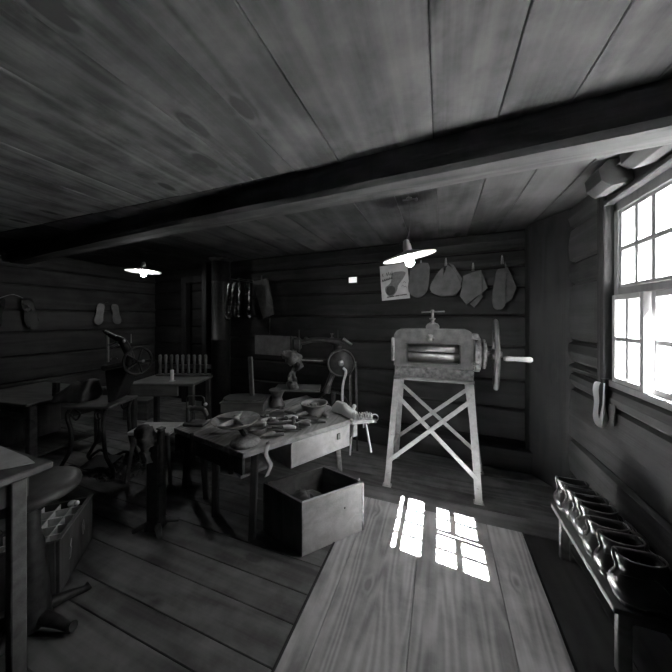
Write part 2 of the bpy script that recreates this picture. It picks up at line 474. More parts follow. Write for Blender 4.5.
for i, (a, b) in enumerate(((-.04, .3), (.3, .6), (.6, .92), (.92, 1.22), (1.22, 1.5), (1.5, 1.82), (1.82, 2.04), (2.04, CEIL))):
    log(lw, (XL, YB), (XL, YF), a, b, .14, (1, 0), 70 + i, .014, 24)
struct(lw.build('wall_left', 'log_y'))
fw = MB()
for i in range(7):
    log(fw, (XL - .1, YF), (XR + .15, YF), -.04 + i * .33, min(CEIL, -.04 + (i + 1) * .33), .14, (0, 1), 90 + i, .014, 12)
struct(fw.build('wall_front', 'log'))
# solid backing behind the logs
def backing(name, parts):
    m = MB()
    for c_, d_ in parts: m.box(c_, d_)
    struct(m.build(name, 'ink'))
yb0, yb1 = YF - .2, YB + .2
backing('wall_right', [((XR + WT + .03, (yb0 + WY0) / 2 - .01, 1.15), (.06, WY0 - yb0 - .02, 2.6)), ((XR + WT + .03, (yb1 + WY1) / 2 + .01, 1.15), (.06, yb1 - WY1 - .02, 2.6)),
   ((XR + WT + .03, (WY0 + WY1) / 2, (WZ0 - .15) / 2 - .01), (.06, WY1 - WY0 + .1, WZ0 + .15 - .02)), ((XR + WT + .03, (WY0 + WY1) / 2, (WZ1 + 2.45) / 2 + .01), (.06, WY1 - WY0 + .1, 2.45 - WZ1 - .02))])
backing('wall_back', [((-2, YB + .12, 1.15), (6.4, .06, 2.6))])
backing('wall_left', [((XL - .2, 1.1, 1.15), (.06, 5.8, 2.6))])
backing('wall_front', [((-2, YF - .2, 1.15), (6.4, .06, 2.6))])
# corner post
struct(MB().add([(x, y, z) for z in (0, CEIL) for x, y in ((.757, 3.2), (.757, 2.975), (.80, 2.90), (.925, 2.69), (.97, 2.64), (1.0, 3.2))],
   [(0, 1, 2, 3, 4, 5)[::-1], (6, 7, 8, 9, 10, 11)] + [(i, (i + 1) % 6, 6 + (i + 1) % 6, 6 + i) for i in range(6)]).build('trim_2', 'log_z', None, .01))
# carved wall plate over the window: chamfered log with a notch
pl = MB()
def plate(y0, y1, x_in, z_lo):
    prof = [(XR + .01, z_lo + .02), (x_in + .05, z_lo), (x_in + .01, z_lo + .035), (x_in, CEIL - .05), (x_in + .04, CEIL - .005), (XR + .01, CEIL - .005)]
    n = len(prof); seg = 8; vs = []
    for i in range(seg + 1):
        y = y0 + (y1 - y0) * i / seg
        for k, (x, z) in enumerate(prof):
            j = .008 * mnoise.noise(Vector((y * 5, k * 3.0, 1.5))); vs.append((x + (j if k in (1, 2, 3, 4) else 0), y, z + (j if k in (1, 2) else 0)))
    fs = [(i * n + k, i * n + (k + 1) % n, (i + 1) * n + (k + 1) % n, (i + 1) * n + k) for i in range(seg) for k in range(n)]
    fs += [tuple(range(n)), tuple(range(seg * n, seg * n + n))]
    pl.add(vs, fs)
plate(YF, 1.72, .80, 2.10); plate(1.72, 1.90, .87, 2.17); plate(1.90, 2.07, .80, 2.10)
struct(pl.build('trim_3', 'log_y', None, .006))
# jamb board to the left of the window
struct(MB().box((XR + .005, WY1 + .022, 1.56), (.05, .045, 1.26), None, .006).build('trim_4', 'log_z'))
struct(MB().box((XR + .0, WY1 + .062, 1.58), (.04, .03, 1.16), None, .006).build('trim_4', 'log_z'))
struct(MB().box((XR + .005, (WY0 + WY1) / 2, WZ1 + .005), (.05, WY1 - WY0 + .0, .03), None, .006).build('trim_5', 'log_y'))
struct(MB().box((XR + .03, WY0 - .03, 1.55), (.12, .07, 1.2), None, .006).build('trim_6', 'log_z'))

# ---- cross beam
bm_ = MB()
def beam_pts(x):
    y0 = 1.34 + (.77 - x) * .080
    dz = .012 * math.sin((x + 5) * .9) - .02 * max(0, -x - 2) * .5
    return y0, dz
N = 40; vs = []; XB0, XB1 = XL, XR + .02
for i in range(N + 1):
    x = XB0 + (XB1 - XB0) * i / N
    y0, dz = beam_pts(x); j = [.006 * mnoise.noise(Vector((x * 2.3, k * 4.0, 0))) for k in range(8)]
    zb = 2.10 + dz
    prof = [(y0, CEIL), (y0 + j[0], zb + .025), (y0 + .018, zb + j[1]), (y0 + .09, zb - .004 + j[2]), (y0 + .17, zb + j[3]), (y0 + .19 + j[4], zb + .03), (y0 + .19, CEIL)]
    vs += [(x, a, b) for a, b in prof]
n = 7
fs = [(i * n + k, i * n + (k + 1) % n, (i + 1) * n + (k + 1) % n, (i + 1) * n + k) for i in range(N) for k in range(n)]
fs += [tuple(range(n)), tuple(range(N * n, N * n + n))]
struct(bm_.add(vs, fs).build('trim_7', 'beam'))

# ---- window
win = bpy.data.objects.new('window_1', None); COL.objects.link(win); struct(win); win.location = (1.0, (WY0 + WY1) / 2, WZ0)
def wl(x, y, z): return (x - 1.0, y - (WY0 + WY1) / 2, z - WZ0)
fr = MB()
zc = (WZ0 + WZ1) / 2; yc = (WY0 + WY1) / 2
fr.box(wl(1.03, WY1 - .02, zc), (.11, .04, WZ1 - WZ0), None, .004)
fr.box(wl(1.03, WY0 + .02, zc), (.11, .04, WZ1 - WZ0), None, .004)
fr.box(wl(1.03, yc, WZ1 - .03), (.11, WY1 - WY0, .06), None, .004)
fr.box(wl(1.02, yc, WZ0 + .02), (.14, WY1 - WY0, .04), None, .004)
fr.build('window_frame', 'frame', win)
TZ = 1.555
MB().box(wl(1.01, yc, TZ), (.07, WY1 - WY0 - .08, .045), None, .004).build('transom', 'frame', win)
gy0, gy1 = WY0 + .04, WY1 - .04
# upper fixed light: 4 x 2 panes
up = MB(); uz0, uz1 = TZ + .022, WZ1 - .06
fw_ = .018
up.box(wl(1.0, gy1 - fw_ / 2, (uz0 + uz1) / 2), (.03, fw_, uz1 - uz0)).box(wl(1.0, gy0 + fw_ / 2, (uz0 + uz1) / 2), (.03, fw_, uz1 - uz0))
up.box(wl(1.0, yc, uz1 - fw_ / 2), (.03, gy1 - gy0 - 2 * fw_ - .001, fw_)).box(wl(1.0, yc, uz0 + fw_ / 2), (.03, gy1 - gy0 - 2 * fw_ - .001, fw_))
iy0, iy1 = gy0 + fw_, gy1 - fw_
PW = (iy1 - iy0) / 4
for k in (1, 2, 3): up.box(wl(1.0, iy0 + PW * k, (uz0 + uz1) / 2), (.030, .026, uz1 - uz0 - 2 * fw_ - .001))
up.box(wl(.999, yc, (uz0 + uz1) / 2), (.031, iy1 - iy0 - .001, .024))
up.build('sash', 'sash', win)
MB().box(wl(1.008, yc, (uz0 + uz1) / 2), (.003, iy1 - iy0 - .002, uz1 - uz0 - 2 * fw_ - .002)).build('pane', 'glass', win)
# two casements below: 2 x 2 panes each
lz0, lz1 = WZ0 + .04, TZ - .022
for (a, b, xo) in ((yc + .004, gy1, .965), (gy0, yc - .004, .99)):
    s = MB(); w = .030; zm = (lz0 + lz1) / 2; ymid = (a + b) / 2
    s.box(wl(xo, a + w / 2, zm), (.034, w, lz1 - lz0), None, .003).box(wl(xo, b - w / 2, zm), (.034, w, lz1 - lz0), None, .003)
    s.box(wl(xo, ymid, lz0 + w / 2), (.034, b - a - 2 * w - .001, w), None, .003).box(wl(xo, ymid, lz1 - w / 2), (.034, b - a - 2 * w - .001, w), None, .003)
    s.box(wl(xo, ymid, zm), (.028, .024, lz1 - lz0 - 2 * w - .001)); s.box(wl(xo - .001, ymid, zm), (.029, b - a - 2 * w - .001, .024))
    so_ = s.build('casement', 'sash', win)
    MB().box(wl(xo + .008, ymid, zm), (.003, b - a - 2 * w - .002, lz1 - lz0 - 2 * w - .002)).build('pane', 'glass', so_)

# ---- outside
struct(MB().box((1.30, 1.6, 2.85), (.46, 6, .03), (0, .35, 0)).build('roof_eave', 'fence'))
struct(MB().box((6.3, 1.5, -.6), (10, 16, .1)).build('ground', 'ground'))
fo = MB()
for k in range(30): fo.box((5.2, -2 + k * .27, .55), (.03, .255, 2.2 + .1 * math.sin(k * 2.1)), None, .003)
fo_o = fo.build('board_fence', 'fence'); tag(fo_o, 'pale board fence outside beyond the window panes', 'fence')
bush = thing('shrub', 'dark leafy shrub outside seen through the upper window panes', 'shrub', (4.0, 5.45, -.55))
MB().tube([(0, 0, 0), (.02, .03, 1.2), (0, -.02, 2.3)], [.05, .035, .015], 8).build('trunk', 'bark', bush)
lv = MB()
for k in range(260):
    a = R.uniform(0, 2 * PI); h = R.uniform(1.6, 3.3); r = R.uniform(0, .42) * (1 - abs(h - 2.5) / 1.3)
    p = Vector((r * math.cos(a), r * math.sin(a), h))
    rot = Euler((R.uniform(0, 3), R.uniform(0, 3), R.uniform(0, 3))).to_matrix()
    vs = [p + rot @ Vector(q) for q in ((-.05, 0, 0), (0, .018, .004), (.05, 0, 0), (0, -.018, .004))]
    lv.add(vs, [(0, 1, 2, 3)])
lv.build('foliage', 'bark', bush)

# ================================================================== THINGS
# ---- pendant lamps
def pendant(loc, ztop, tilt, label, watts, rim, cone_view=False):
    t = thing('pendant_lamp', label, 'lamp', loc, 0, 'enamel pendant lamps')
    rot = Euler(tilt).to_matrix()
    hz = ztop - loc[2]
    prof = [(rim, -.004), (rim * .99, .004), (rim * .55, .022), (.04, .042), (.03, .046), (.03, .040), (.038, .036), (rim * .55, .015), (rim * .97, -.003), (rim, -.004)]
    sh = MB().lathe(prof, 48, rot).build('lamp_shade', 'white', t)
    MB().lathe([(.001, .125), (.012, .123), (.02, .115), (.029, .07), (.031, .043), (.024, .03), (.018, .02), (.001, .02)], 20, rot).build('socket', 'porcelain', t)
    MB().lathe([(.001, .022), (.012, .02), (.014, .005), (.024, -.012), (.031, -.033), (.029, -.052), (.016, -.066), (.001, -.07)], 20, rot).build('bulb', 'bulb', t)
    MB().tube(spline([rot @ Vector((0, 0, .12)), (0.004, 0, .2), (.0, 0, hz - .02)], 5), .0028, 6).build('cord', 'ink', t)
    MB().tube([(-.045, 0, hz - .012), (.03, 0, hz - .012), (.045, 0, hz - .02)], .006, 8).sphere((.05, 0, hz - .018), .011).lathe([(.001, 0), (.02, 0), (.014, -.012), (.001, -.014)], 16, None, (0, 0, hz)).build('ceiling_hook', 'iron_worn', t)
    l = bpy.data.lights.new('bulb_light', 'POINT'); l.energy = watts; l.shadow_soft_size = .03
    lo = bpy.data.objects.new('bulb_light', l); COL.objects.link(lo); lo.parent = t
    lo.location = rot @ Vector((0, 0, -.10))
    return t
pr = atd(409, 257, 1.98); pendant(pr, CEIL, (0.10, -math.radians(10), 0), 'white enamel pendant lamp hanging over the grinding machine, shade tilted', LAMP_R * .1, .185)
pll = atd(143.5, 271.5, 3.6); pendant(pll, CEIL, (-.02, 0, 0), 'small white pendant lamp at far left above the treadle machine', LAMP_L * .1, .2)

# ---- leather roller machine on its stand
mc = thing('leather_rolling_machine', 'grey cast iron leather rolling machine on pale crossed stand with hand wheel', 'machine', (-.04, 2.42, 0))
ZT = .885
FL = [(-.375, -.085, 0), (.315, -.07, 0)]; FT = [(-.305, 0, ZT), (.262, 0, ZT)]
RL = [(-.375, .44, 0), (.375, .42, 0)]; RT = [(-.305, .34, ZT), (.262, .34, ZT)]
for (b, t_) in list(zip(FL, FT)) + list(zip(RL, RT)):
    front = b[1] < .2
    m = MB(); s = 1 if b[0] < 0 else -1
    m.bar(b, t_, .05, .006, (0, 1, 0))
    b2 = Vector(b) + Vector((-s * .022, .022 if front else -.022, 0)); t2 = Vector(t_) + Vector((-s * .022, .022 if front else -.022, 0))
    m.bar(b2, t2, .006, .044, (0, 1, 0))
    m.box((b[0], b[1] + (.012 if front else -.012), .004), (.07, .05, .008))
    for f_ in (.12, .47, .9): 
        q = Vector(b).lerp(Vector(t_), f_); m.lathe([(.001, -.004), (.007, -.004), (.007, .0), (.001, .0)], 8, None, q + Vector((0, -.004 if front else .004, 0)), 'Y')
    m.build('leg', 'stand', mc)
def lerp(a, b, t): return Vector(a).lerp(Vector(b), t)
yo = Vector((0, -.007, 0))
for (A, B, C2, D2, o) in ((FL, FT, 0, 1, -.008), (RL, RT, 0, 1, .008)):
    for (f0, f1, k) in ((.86, .20, 0), (.24, .86, 1)):
        p = lerp(A[0], B[0], f0); q = lerp(A[1], B[1], f1)
        p.y += o * (1 + k * .8); q.y += o * (1 + k * .8)
        MB().bar(p, q, .032, .005, (0, 1, 0)).build('cross_brace', 'stand', mc)
for k in (0, 1): MB().bar(lerp(RL[k], RT[k], .28), lerp(FL[k], FT[k], .28), .03, .005, (0, 0, 1)).build('side_brace', 'stand', mc)
# bed
MB().box((-.02, .17, ZT + .012), (.62, .40, .028), None, .006).build('bed', 'machine', mc)
MB().prism([(-.325, ZT + .02), (.285, ZT + .02), (.29, ZT + .10), (-.31, ZT + .125), (-.325, ZT + .10)], .30, Matrix.Translation((0, .0, 0))).build('base_casting', 'machine_worn', mc, .008)
# front housing plate with opening (two cheeks, top, bottom)
zb = ZT + .11; ztp = ZT + .425
def arcpts(cx, cz, r, a0, a1, n=8): return [(cx + r * math.cos(a0 + (a1 - a0) * i / n), cz + r * math.sin(a0 + (a1 - a0) * i / n)) for i in range(n + 1)]
OX0, OX1, OZ0, OZ1 = -.215, .185, ZT + .155, ZT + .30
hs = MB()
hs.prism([(-.33, zb)] + [(OX0, zb), (OX0, ztp)] + arcpts(-.255, ztp - .075, .075, PI / 2, PI, 8), .05, Matrix.Translation((0, -.015, 0)))
hs.prism([(OX1, zb), (.29, zb)] + arcpts(.215, ztp - .075, .075, 0, PI / 2, 8) + [(OX1, ztp)], .05, Matrix.Translation((0, -.015, 0)))
hs.prism([(OX0, zb), (OX1, zb), (OX1, OZ0), (OX0, OZ0)], .05, Matrix.Translation((0, -.0149, 0)))
hs.prism([(OX0, OZ1), (OX1, OZ1), (OX1, ztp), (OX0, ztp)], .05, Matrix.Translation((0, -.0149, 0)))
hs.box((-.30, .14, (zb + ztp - .06) / 2), (.045, .26, ztp - zb - .06), None, .006).box((.26, .14, (zb + ztp - .06) / 2), (.045, .26, ztp - zb - .06), None, .006)
hs.box((-.03, .27, (zb + ztp) / 2 + .02), (.56, .03, ztp - zb - .05), None, .006)
hs.build('housing', 'machine', mc, .004)
for c_, d_ in (((-.335, -.005, ZT + .25), (.03, .05, .2)), ((.295, -.005, ZT + .37), (.05, .05, .045)), ((.295, -.005, ZT + .16), (.05, .04, .03))): MB().box(c_, d_, None, .008).build('lug', 'machine_worn', mc)
fm = MB()
fm.box((-.03, -.02, OZ1 + .004), (.40, .012, .008)).box((-.03, -.02, OZ0 - .004), (.40, .012, .008)).box((OX0 - .004, -.02, (OZ0 + OZ1) / 2), (.008, .012, .15)).box((OX1 + .004, -.02, (OZ0 + OZ1) / 2), (.008, .012, .15))
fm.build('opening_frame', 'iron', mc)
for z in (ZT + .265, ZT + .19):
    MB().lathe([(.001, -.2), (.034, -.2), (.034, .2), (.001, .2)], 28, None, (-.015, .03, z), 'X').build('roller', 'steel', mc)
MB().lathe([(.001, -.006), (.032, -.006), (.030, 0), (.001, 0)], 6, None, (-.035, -.016, ZT + .355), 'Y').build('maker_badge', 'machine_worn', mc)
MB().prism([(-.07, ztp - .002), (.035, ztp - .002), (.035, ztp + .022), (.022, ztp + .045), (-.057, ztp + .045), (-.07, ztp + .022)], .08, Matrix.Translation((0, 0, 0))).build('screw_block', 'machine', mc, .005)
MB().lathe([(.001, ztp + .04), (.026, ztp + .04), (.026, ztp + .05), (.014, ztp + .055), (.014, ztp + .075), (.024, ztp + .08), (.024, ztp + .088), (.012, ztp + .09), (.012, ztp + .15), (.018, ztp + .155), (.001, ztp + .16)], 20, None, (-.018, .04, 0)).build('adjusting_screw', 'iron_worn', mc)
MB().tube([(-.10, .04, ztp + .138), (.07, .04, ztp + .144)], .006, 8).sphere((-.10, .04, ztp + .138), .008).sphere((.07, .04, ztp + .144), .008).build('screw_handle', 'iron_worn', mc)
# gears and flywheel
GZ = ZT + .225; GY = .11
MB().lathe([(.001, .285), (.14, .295), (.145, .302), (.145, .335), (.13, .342), (.09, .342), (.09, .352), (.115, .357), (.118, .378), (.1, .384), (.022, .384), (.022, .50), (.001, .50)], 40, None, (0, GY, GZ), 'X').build('gear_housing', 'machine_worn', mc)
fwl = MB().ring((.455, GY, GZ), .265, .017, 'X', 48, 10)
for k in range(5):
    a = 2 * PI * k / 5 + .3
    pts = [(.455 + .012 * math.sin(PI * i / 6), GY + math.cos(a + .5 * math.sin(PI * i / 6)) * (.03 + .235 * i / 6), GZ + math.sin(a + .5 * math.sin(PI * i / 6)) * (.03 + .235 * i / 6)) for i in range(7)]
    fwl.tube(pts, .011, 8)
fwl.lathe([(.001, -.03), (.04, -.03), (.04, .03), (.001, .03)], 20, None, (.455, GY, GZ), 'X')
for i_, v_ in enumerate(fwl.v):
    fwl.v[i_] = Matrix.Rotation(-math.radians(6.5), 3, 'Z') @ (v_ - Vector((.455, GY, GZ))) + Vector((.455, GY, GZ))
fwl = fwl.build('flywheel', 'machine', mc)
MB().lathe([(.001, 0), (.014, .003), (.018, .02), (.016, .07), (.019, .14), (.021, .165), (.014, .178), (.001, .18)], 16, None, (.472, GY - .2, GZ - .005), 'X').build('handle', 'pale', fwl)

# ---- big open crate
ca = Vector((-.758, 1.468, 0)); ang = math.atan2(.33, .288)
cr = thing('wooden_crate', 'open pale plank crate on the floor in front of the work table', 'crate', ca)
CH, ct = .315, .018
KA, KB, KC = Vector((0, 0)), Vector((.288, .332)), Vector((-.335, .095))
KD = KB + KC
def crate_wall(a, b, name, mat, z0=0.0, z1=CH, mb=None):
    """a plank wall from a to b, thickness inward (to the left of a->b)"""
    d = (b - a).normalized(); nn = Vector((-d.y, d.x))
    q = [a, b, b + nn * ct - d * ct * .4, a + nn * ct + d * ct * .4]
    m = MB().add([(v.x, v.y, z) for z in (z0, z1) for v in q], [(3, 2, 1, 0), (4, 5, 6, 7), (0, 1, 5, 4), (1, 2, 6, 5), (2, 3, 7, 6), (3, 0, 4, 7)])
    m.build(name, mat, cr, .003)
crate_wall(KA, KB, 'front_panel', 'crate'); crate_wall(KB, KD, 'side_panel', 'old'); crate_wall(KD, KC, 'back_panel', 'old'); crate_wall(KC, KA, 'side_panel', 'table_dark')  # left panel's shade is put into its dark wood colour
cm_ = (KA + KD) / 2
MB().add([(*(cm_ + (v - cm_) * .93), z) for z in (.004, .02) for v in (KA, KB, KD, KC)], [(3, 2, 1, 0), (4, 5, 6, 7), (0, 1, 5, 4), (1, 2, 6, 5), (2, 3, 7, 6), (3, 0, 4, 7)]).build('bottom', 'old', cr)
MB().bar((*(KB + (KD - KB) * .06 + Vector((-.02, 0))), CH + .005), (*(KB + (KD - KB) * .9 + Vector((-.015, -.01))), CH + .005), .025, .01, (0, 0, 1)).build('lid_rail', 'old', cr)
MB().lathe([(.001, -.002), (.007, -.002), (.006, .0), (.001, 0)], 12, Matrix.Rotation(ang, 3, 'Z'), (.288 * .66 + .0004, .332 * .66 - .0004, CH * .62), 'Y').build('bolt_hole', 'ink', cr)
rag = MB(); o1 = closed_spline([(-.11, -.07), (-.02, -.10), (.08, -.07), (.12, 0), (.08, .08), (0, .10), (-.09, .07), (-.13, 0)])
vs = []; n_ = len(o1)
for j in range(7):
    f_ = math.cos(j / 6 * PI / 2); z = .22 * math.sin(j / 6 * PI / 2)
    vs += [(x * (.25 + .75 * f_), y * (.25 + .75 * f_), z + .015 * mnoise.noise(Vector((x * 20, y * 20, j)))) for x, y in o1]
rag.add(vs, [(j * n_ + k, j * n_ + (k + 1) % n_, (j + 1) * n_ + (k + 1) % n_, (j + 1) * n_ + k) for j in range(6) for k in range(n_)] + [tuple(range(6 * n_, 7 * n_))], True)
def in_crate(x, y, z): return cr.matrix_basis @ Vector((x, y, z))
cr_m = Matrix.Translation(ca)
def CRP(x, y, z): return cr_m @ Vector((x, y, z))
r_o = rag.jitter(.05, 9).jitter(.02, 30).build('leather_bundle', 'leather_dark', None); r_o.location = CRP(-.07, .20, .024); r_o.rotation_euler = (0, 0, .6); r_o.scale = (1.0, 1.0, 1.0)
tag(r_o, 'rounded leather bundle lying inside the open crate', 'leather')
hm = thing('hammer', 'old hammer lying inside the open crate', 'hammer', CRP(.06, .19, .20), ang + .2)
MB().tube([(-.13, 0, .0), (0, 0, .006), (.14, 0, .01)], [.011, .009, .010], 8).build('handle', 'old', hm)
MB().box((.14, 0, .01), (.025, .085, .025), None, .005).build('head', 'iron_worn', hm)

# ---- work table
TH = .6
P0, P1, P2, P3 = (-1.09, 1.36), (-.63, 2.16), (-1.30, 2.62), (-1.82, 1.50)
wt = thing('work_table', 'low worn cobbler work table strewn with tools, crate before it', 'table', (-1.2, 1.9, 0))
def W2(x, y, z): return (x + 1.2, y - 1.9, z)
tt = MB()
def lerp2(a, b, t): return (a[0] + (b[0] - a[0]) * t, a[1] + (b[1] - a[1]) * t)
cuts = [0, .24, .5, .76, 1]
for a, b in zip(cuts, cuts[1:]):
    q = [lerp2(P0, P3, a + .002), lerp2(P1, P2, a + .002), lerp2(P1, P2, b - .002), lerp2(P0, P3, b - .002)]
    tt.add([W2(x, y, z) for z in (TH - .035, TH) for x, y in q], [(3, 2, 1, 0), (4, 5, 6, 7), (0, 1, 5, 4), (1, 2, 6, 5), (2, 3, 7, 6), (3, 0, 4, 7)])
tt.build('tabletop', 'table', wt, .004)
ap = MB()
def apron(a, b, z0, z1, inset, t=.02, mb=None):
    mb = mb or ap
    A = Vector((*a, 0)); B = Vector((*b, 0)); d = (B - A).normalized(); nn = Vector((-d.y, d.x, 0))
    mb.box(Vector(W2(*(((A + B) / 2 + nn * inset)[:2]), (z0 + z1) / 2)), ((B - A).length, t, z1 - z0), (0, 0, math.atan2(d.y, d.x)), .003)
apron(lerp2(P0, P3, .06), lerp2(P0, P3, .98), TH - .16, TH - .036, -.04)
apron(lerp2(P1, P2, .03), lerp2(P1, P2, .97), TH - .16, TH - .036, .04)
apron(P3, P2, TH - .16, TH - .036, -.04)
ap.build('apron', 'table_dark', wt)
dr = MB(); apron(lerp2(P0, P1, .36), lerp2(P0, P1, .93), TH - .205, TH - .037, .014, .02, dr)
apron(lerp2(P0, P1, .36), lerp2(lerp2(P0, P1, .36), lerp2(P3, P2, .36), .45), TH - .205, TH - .045, 0, .015, dr)
drw = dr.build('drawer', 'crate', wt)
dk = MB(); q = Vector(W2(*lerp2(P0, P1, .8), TH - .10)); dk.box(q + Vector((.0, -.0, 0)), (.03, .012, .045), (0, 0, math.radians(60)), .003)
dk.build('keyhole_plate', 'iron', drw)
dl = MB(); dl.box(W2(*lerp2(P0, P1, .93 + .04), TH - .09), (.05, .04, .10), (0, 0, math.radians(60)), .006); dl.build('corner_block', 'table', wt)
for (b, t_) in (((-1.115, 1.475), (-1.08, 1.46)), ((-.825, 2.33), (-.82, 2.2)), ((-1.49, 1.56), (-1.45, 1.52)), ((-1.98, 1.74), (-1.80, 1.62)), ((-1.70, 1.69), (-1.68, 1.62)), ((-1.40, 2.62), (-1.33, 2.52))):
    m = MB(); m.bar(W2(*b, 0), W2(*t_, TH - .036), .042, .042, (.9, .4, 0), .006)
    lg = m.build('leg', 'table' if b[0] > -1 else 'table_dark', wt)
MB().box(W2(-1.15, 1.50, .43), (.18, .13, .018), (0, 0, math.radians(62)), .003).build('lower_shelf', 'table', wt)
MB().box(W2(-1.22, 1.41, .50), (.03, .03, .14), (0, 0, .5), .004).build('shelf_bracket', 'old', wt)

def put(px_, py_, z=TH): return atz(px_, py_, z)
# rotating nail tray
p = put(240, 447); p.y += .05
nt_ = thing('nail_tray', 'round divided nail tray on domed foot at the near table end', 'tray', p, .2)
DX, DY, DZ = -.075, .02, .098
MB().lathe([(.001, 0), (.088, 0), (.094, .008), (.088, .022), (.055, .042), (.02, .05), (.001, .05)], 32).build('foot', 'machine_worn', nt_)
MB().tube([(0, 0, .045), (DX * .5, DY * .5, .085), (DX, DY, DZ)], .014, 10).build('stem', 'iron', nt_)
MB().lathe([(.001, 0), (.03, 0), (.10, .012), (.145, .042), (.152, .05), (.145, .05), (.10, .022), (.03, .010), (.001, .010)], 40, None, (DX, DY, DZ)).build('dish', 'ceramic_pale', nt_)
dv = MB()
for k in range(5):
    a = k * 2 * PI / 5 + .55; ca_, sa_ = math.cos(a), math.sin(a)
    w_ = Vector((-sa_, ca_, 0)) * .006
    q1_, q2_ = Vector((DX + .01 * ca_, DY + .01 * sa_, DZ + .011)), Vector((DX + .143 * ca_, DY + .143 * sa_, DZ + .045))
    q3_, q4_ = q2_ + Vector((0, 0, .008)), q1_ + Vector((0, 0, .042))
    dv.add([q + o_ for o_ in (w_, -w_) for q in (q1_, q2_, q3_, q4_)], [(0, 1, 2, 3), (7, 6, 5, 4), (0, 4, 5, 1), (1, 5, 6, 2), (2, 6, 7, 3), (3, 7, 4, 0)])
dv.build('divider', 'ceramic_pale', nt_)
MB().lathe([(.001, .03), (.022, .03), (.024, .055), (.012, .062), (.001, .063)], 20, None, (DX, DY, DZ)).build('hub', 'stand', nt_)
MB().sphere((DX - .02, DY + .05, DZ + .05), .018, (1.2, 1, .8)).build('tack_heap', 'stand', nt_)
# round bowl behind
def bowl(name, p, r, h, label, cat, mat='ceramic', wall=.006, fill=None):
    t = thing(name, label, cat, p)
    MB().lathe([(.001, 0), (r * .76, 0), (r * .82, h * .08), (r * .95, h * .75), (r, h), (r + .006, h), (r + .006, h + .004), (r - wall, h + .002), (r * .95 - wall, h * .75), (r * .78, h * .16), (.001, h * .12)], 36).build('vessel', mat, t)
    if fill:
        f = MB()
        for k in range(26):
            a = R.uniform(0, 6.28); rr = R.uniform(0, r * .7)
            f.box((rr * math.cos(a), rr * math.sin(a), h * .62 + R.uniform(0, .012)), (R.uniform(.012, .03), R.uniform(.008, .02), .01), (R.uniform(-.4, .4), R.uniform(-.4, .4), R.uniform(0, 3)), .002)
        f.build('scraps', fill, t)
    return t
bowl('basin', put(314, 415), .108, .10, 'round grey basin of scraps at the back of the work table', 'bowl', 'ceramic', .006, 'leather')
bowl('small_bowl', put(257, 436), .07, .06, 'small deep bowl beside the nail tray holding tool handles', 'bowl', 'ceramic')
# tool rolls lying on bowl
thr = thing('thread_spool', 'shiny wound thread spool lying across the small bowl', 'spool', put(258, 436) + Vector((0.0, .0, .082)), .35)
sp = MB(); pr_ = [(.001, -.05), (.018, -.05), (.018, -.044)]
for k in range(9): z = -.042 + k * .0095; pr_ += [(.020, z), (.024, z + .004), (.020, z + .008)]
pr_ += [(.018, .048), (.018, .054), (.001, .054)]
sp.lathe(pr_, 20, None, (0, 0, 0), 'X').build('winding', 'steel', thr)
MB().tube([(-.14, 0, 0), (-.05, 0, 0)], [.009, .012], 10).build('handle', 'old', thr)
# lidded box at the back left of the table
p = put(242, 411); bx = thing('lidded_box', 'grey lidded box with leather pad on the back of the table', 'box', p + Vector((0.0, .06, 0)), math.radians(20))
MB().box((0, 0, .04), (.36, .24, .08), None, .004).build('body', 'old', bx)
MB().box((0, 0, .087), (.38, .26, .012), None, .004).build('lid', 'old', bx)
o = closed_spline([(-.17, -.08), (0, -.115), (.15, -.09), (.17, 0), (.13, .09), (-.05, .11), (-.18, .07)])
MB().prism(o, .014, Matrix.Translation((0, 0, .094)), 'XY').build('pad', 'leather_dark', bx, .005)
st = MB().bar((0, 0, 0), (-.045, .03, .34), .045, .02, (0, 1, 0), .004).build('wooden_paddle', 'leather', None)
st.location = p + Vector((.03, .10, .11)); tag(st, 'upright wooden paddle standing on the lidded box before the stovepipe', 'paddle')

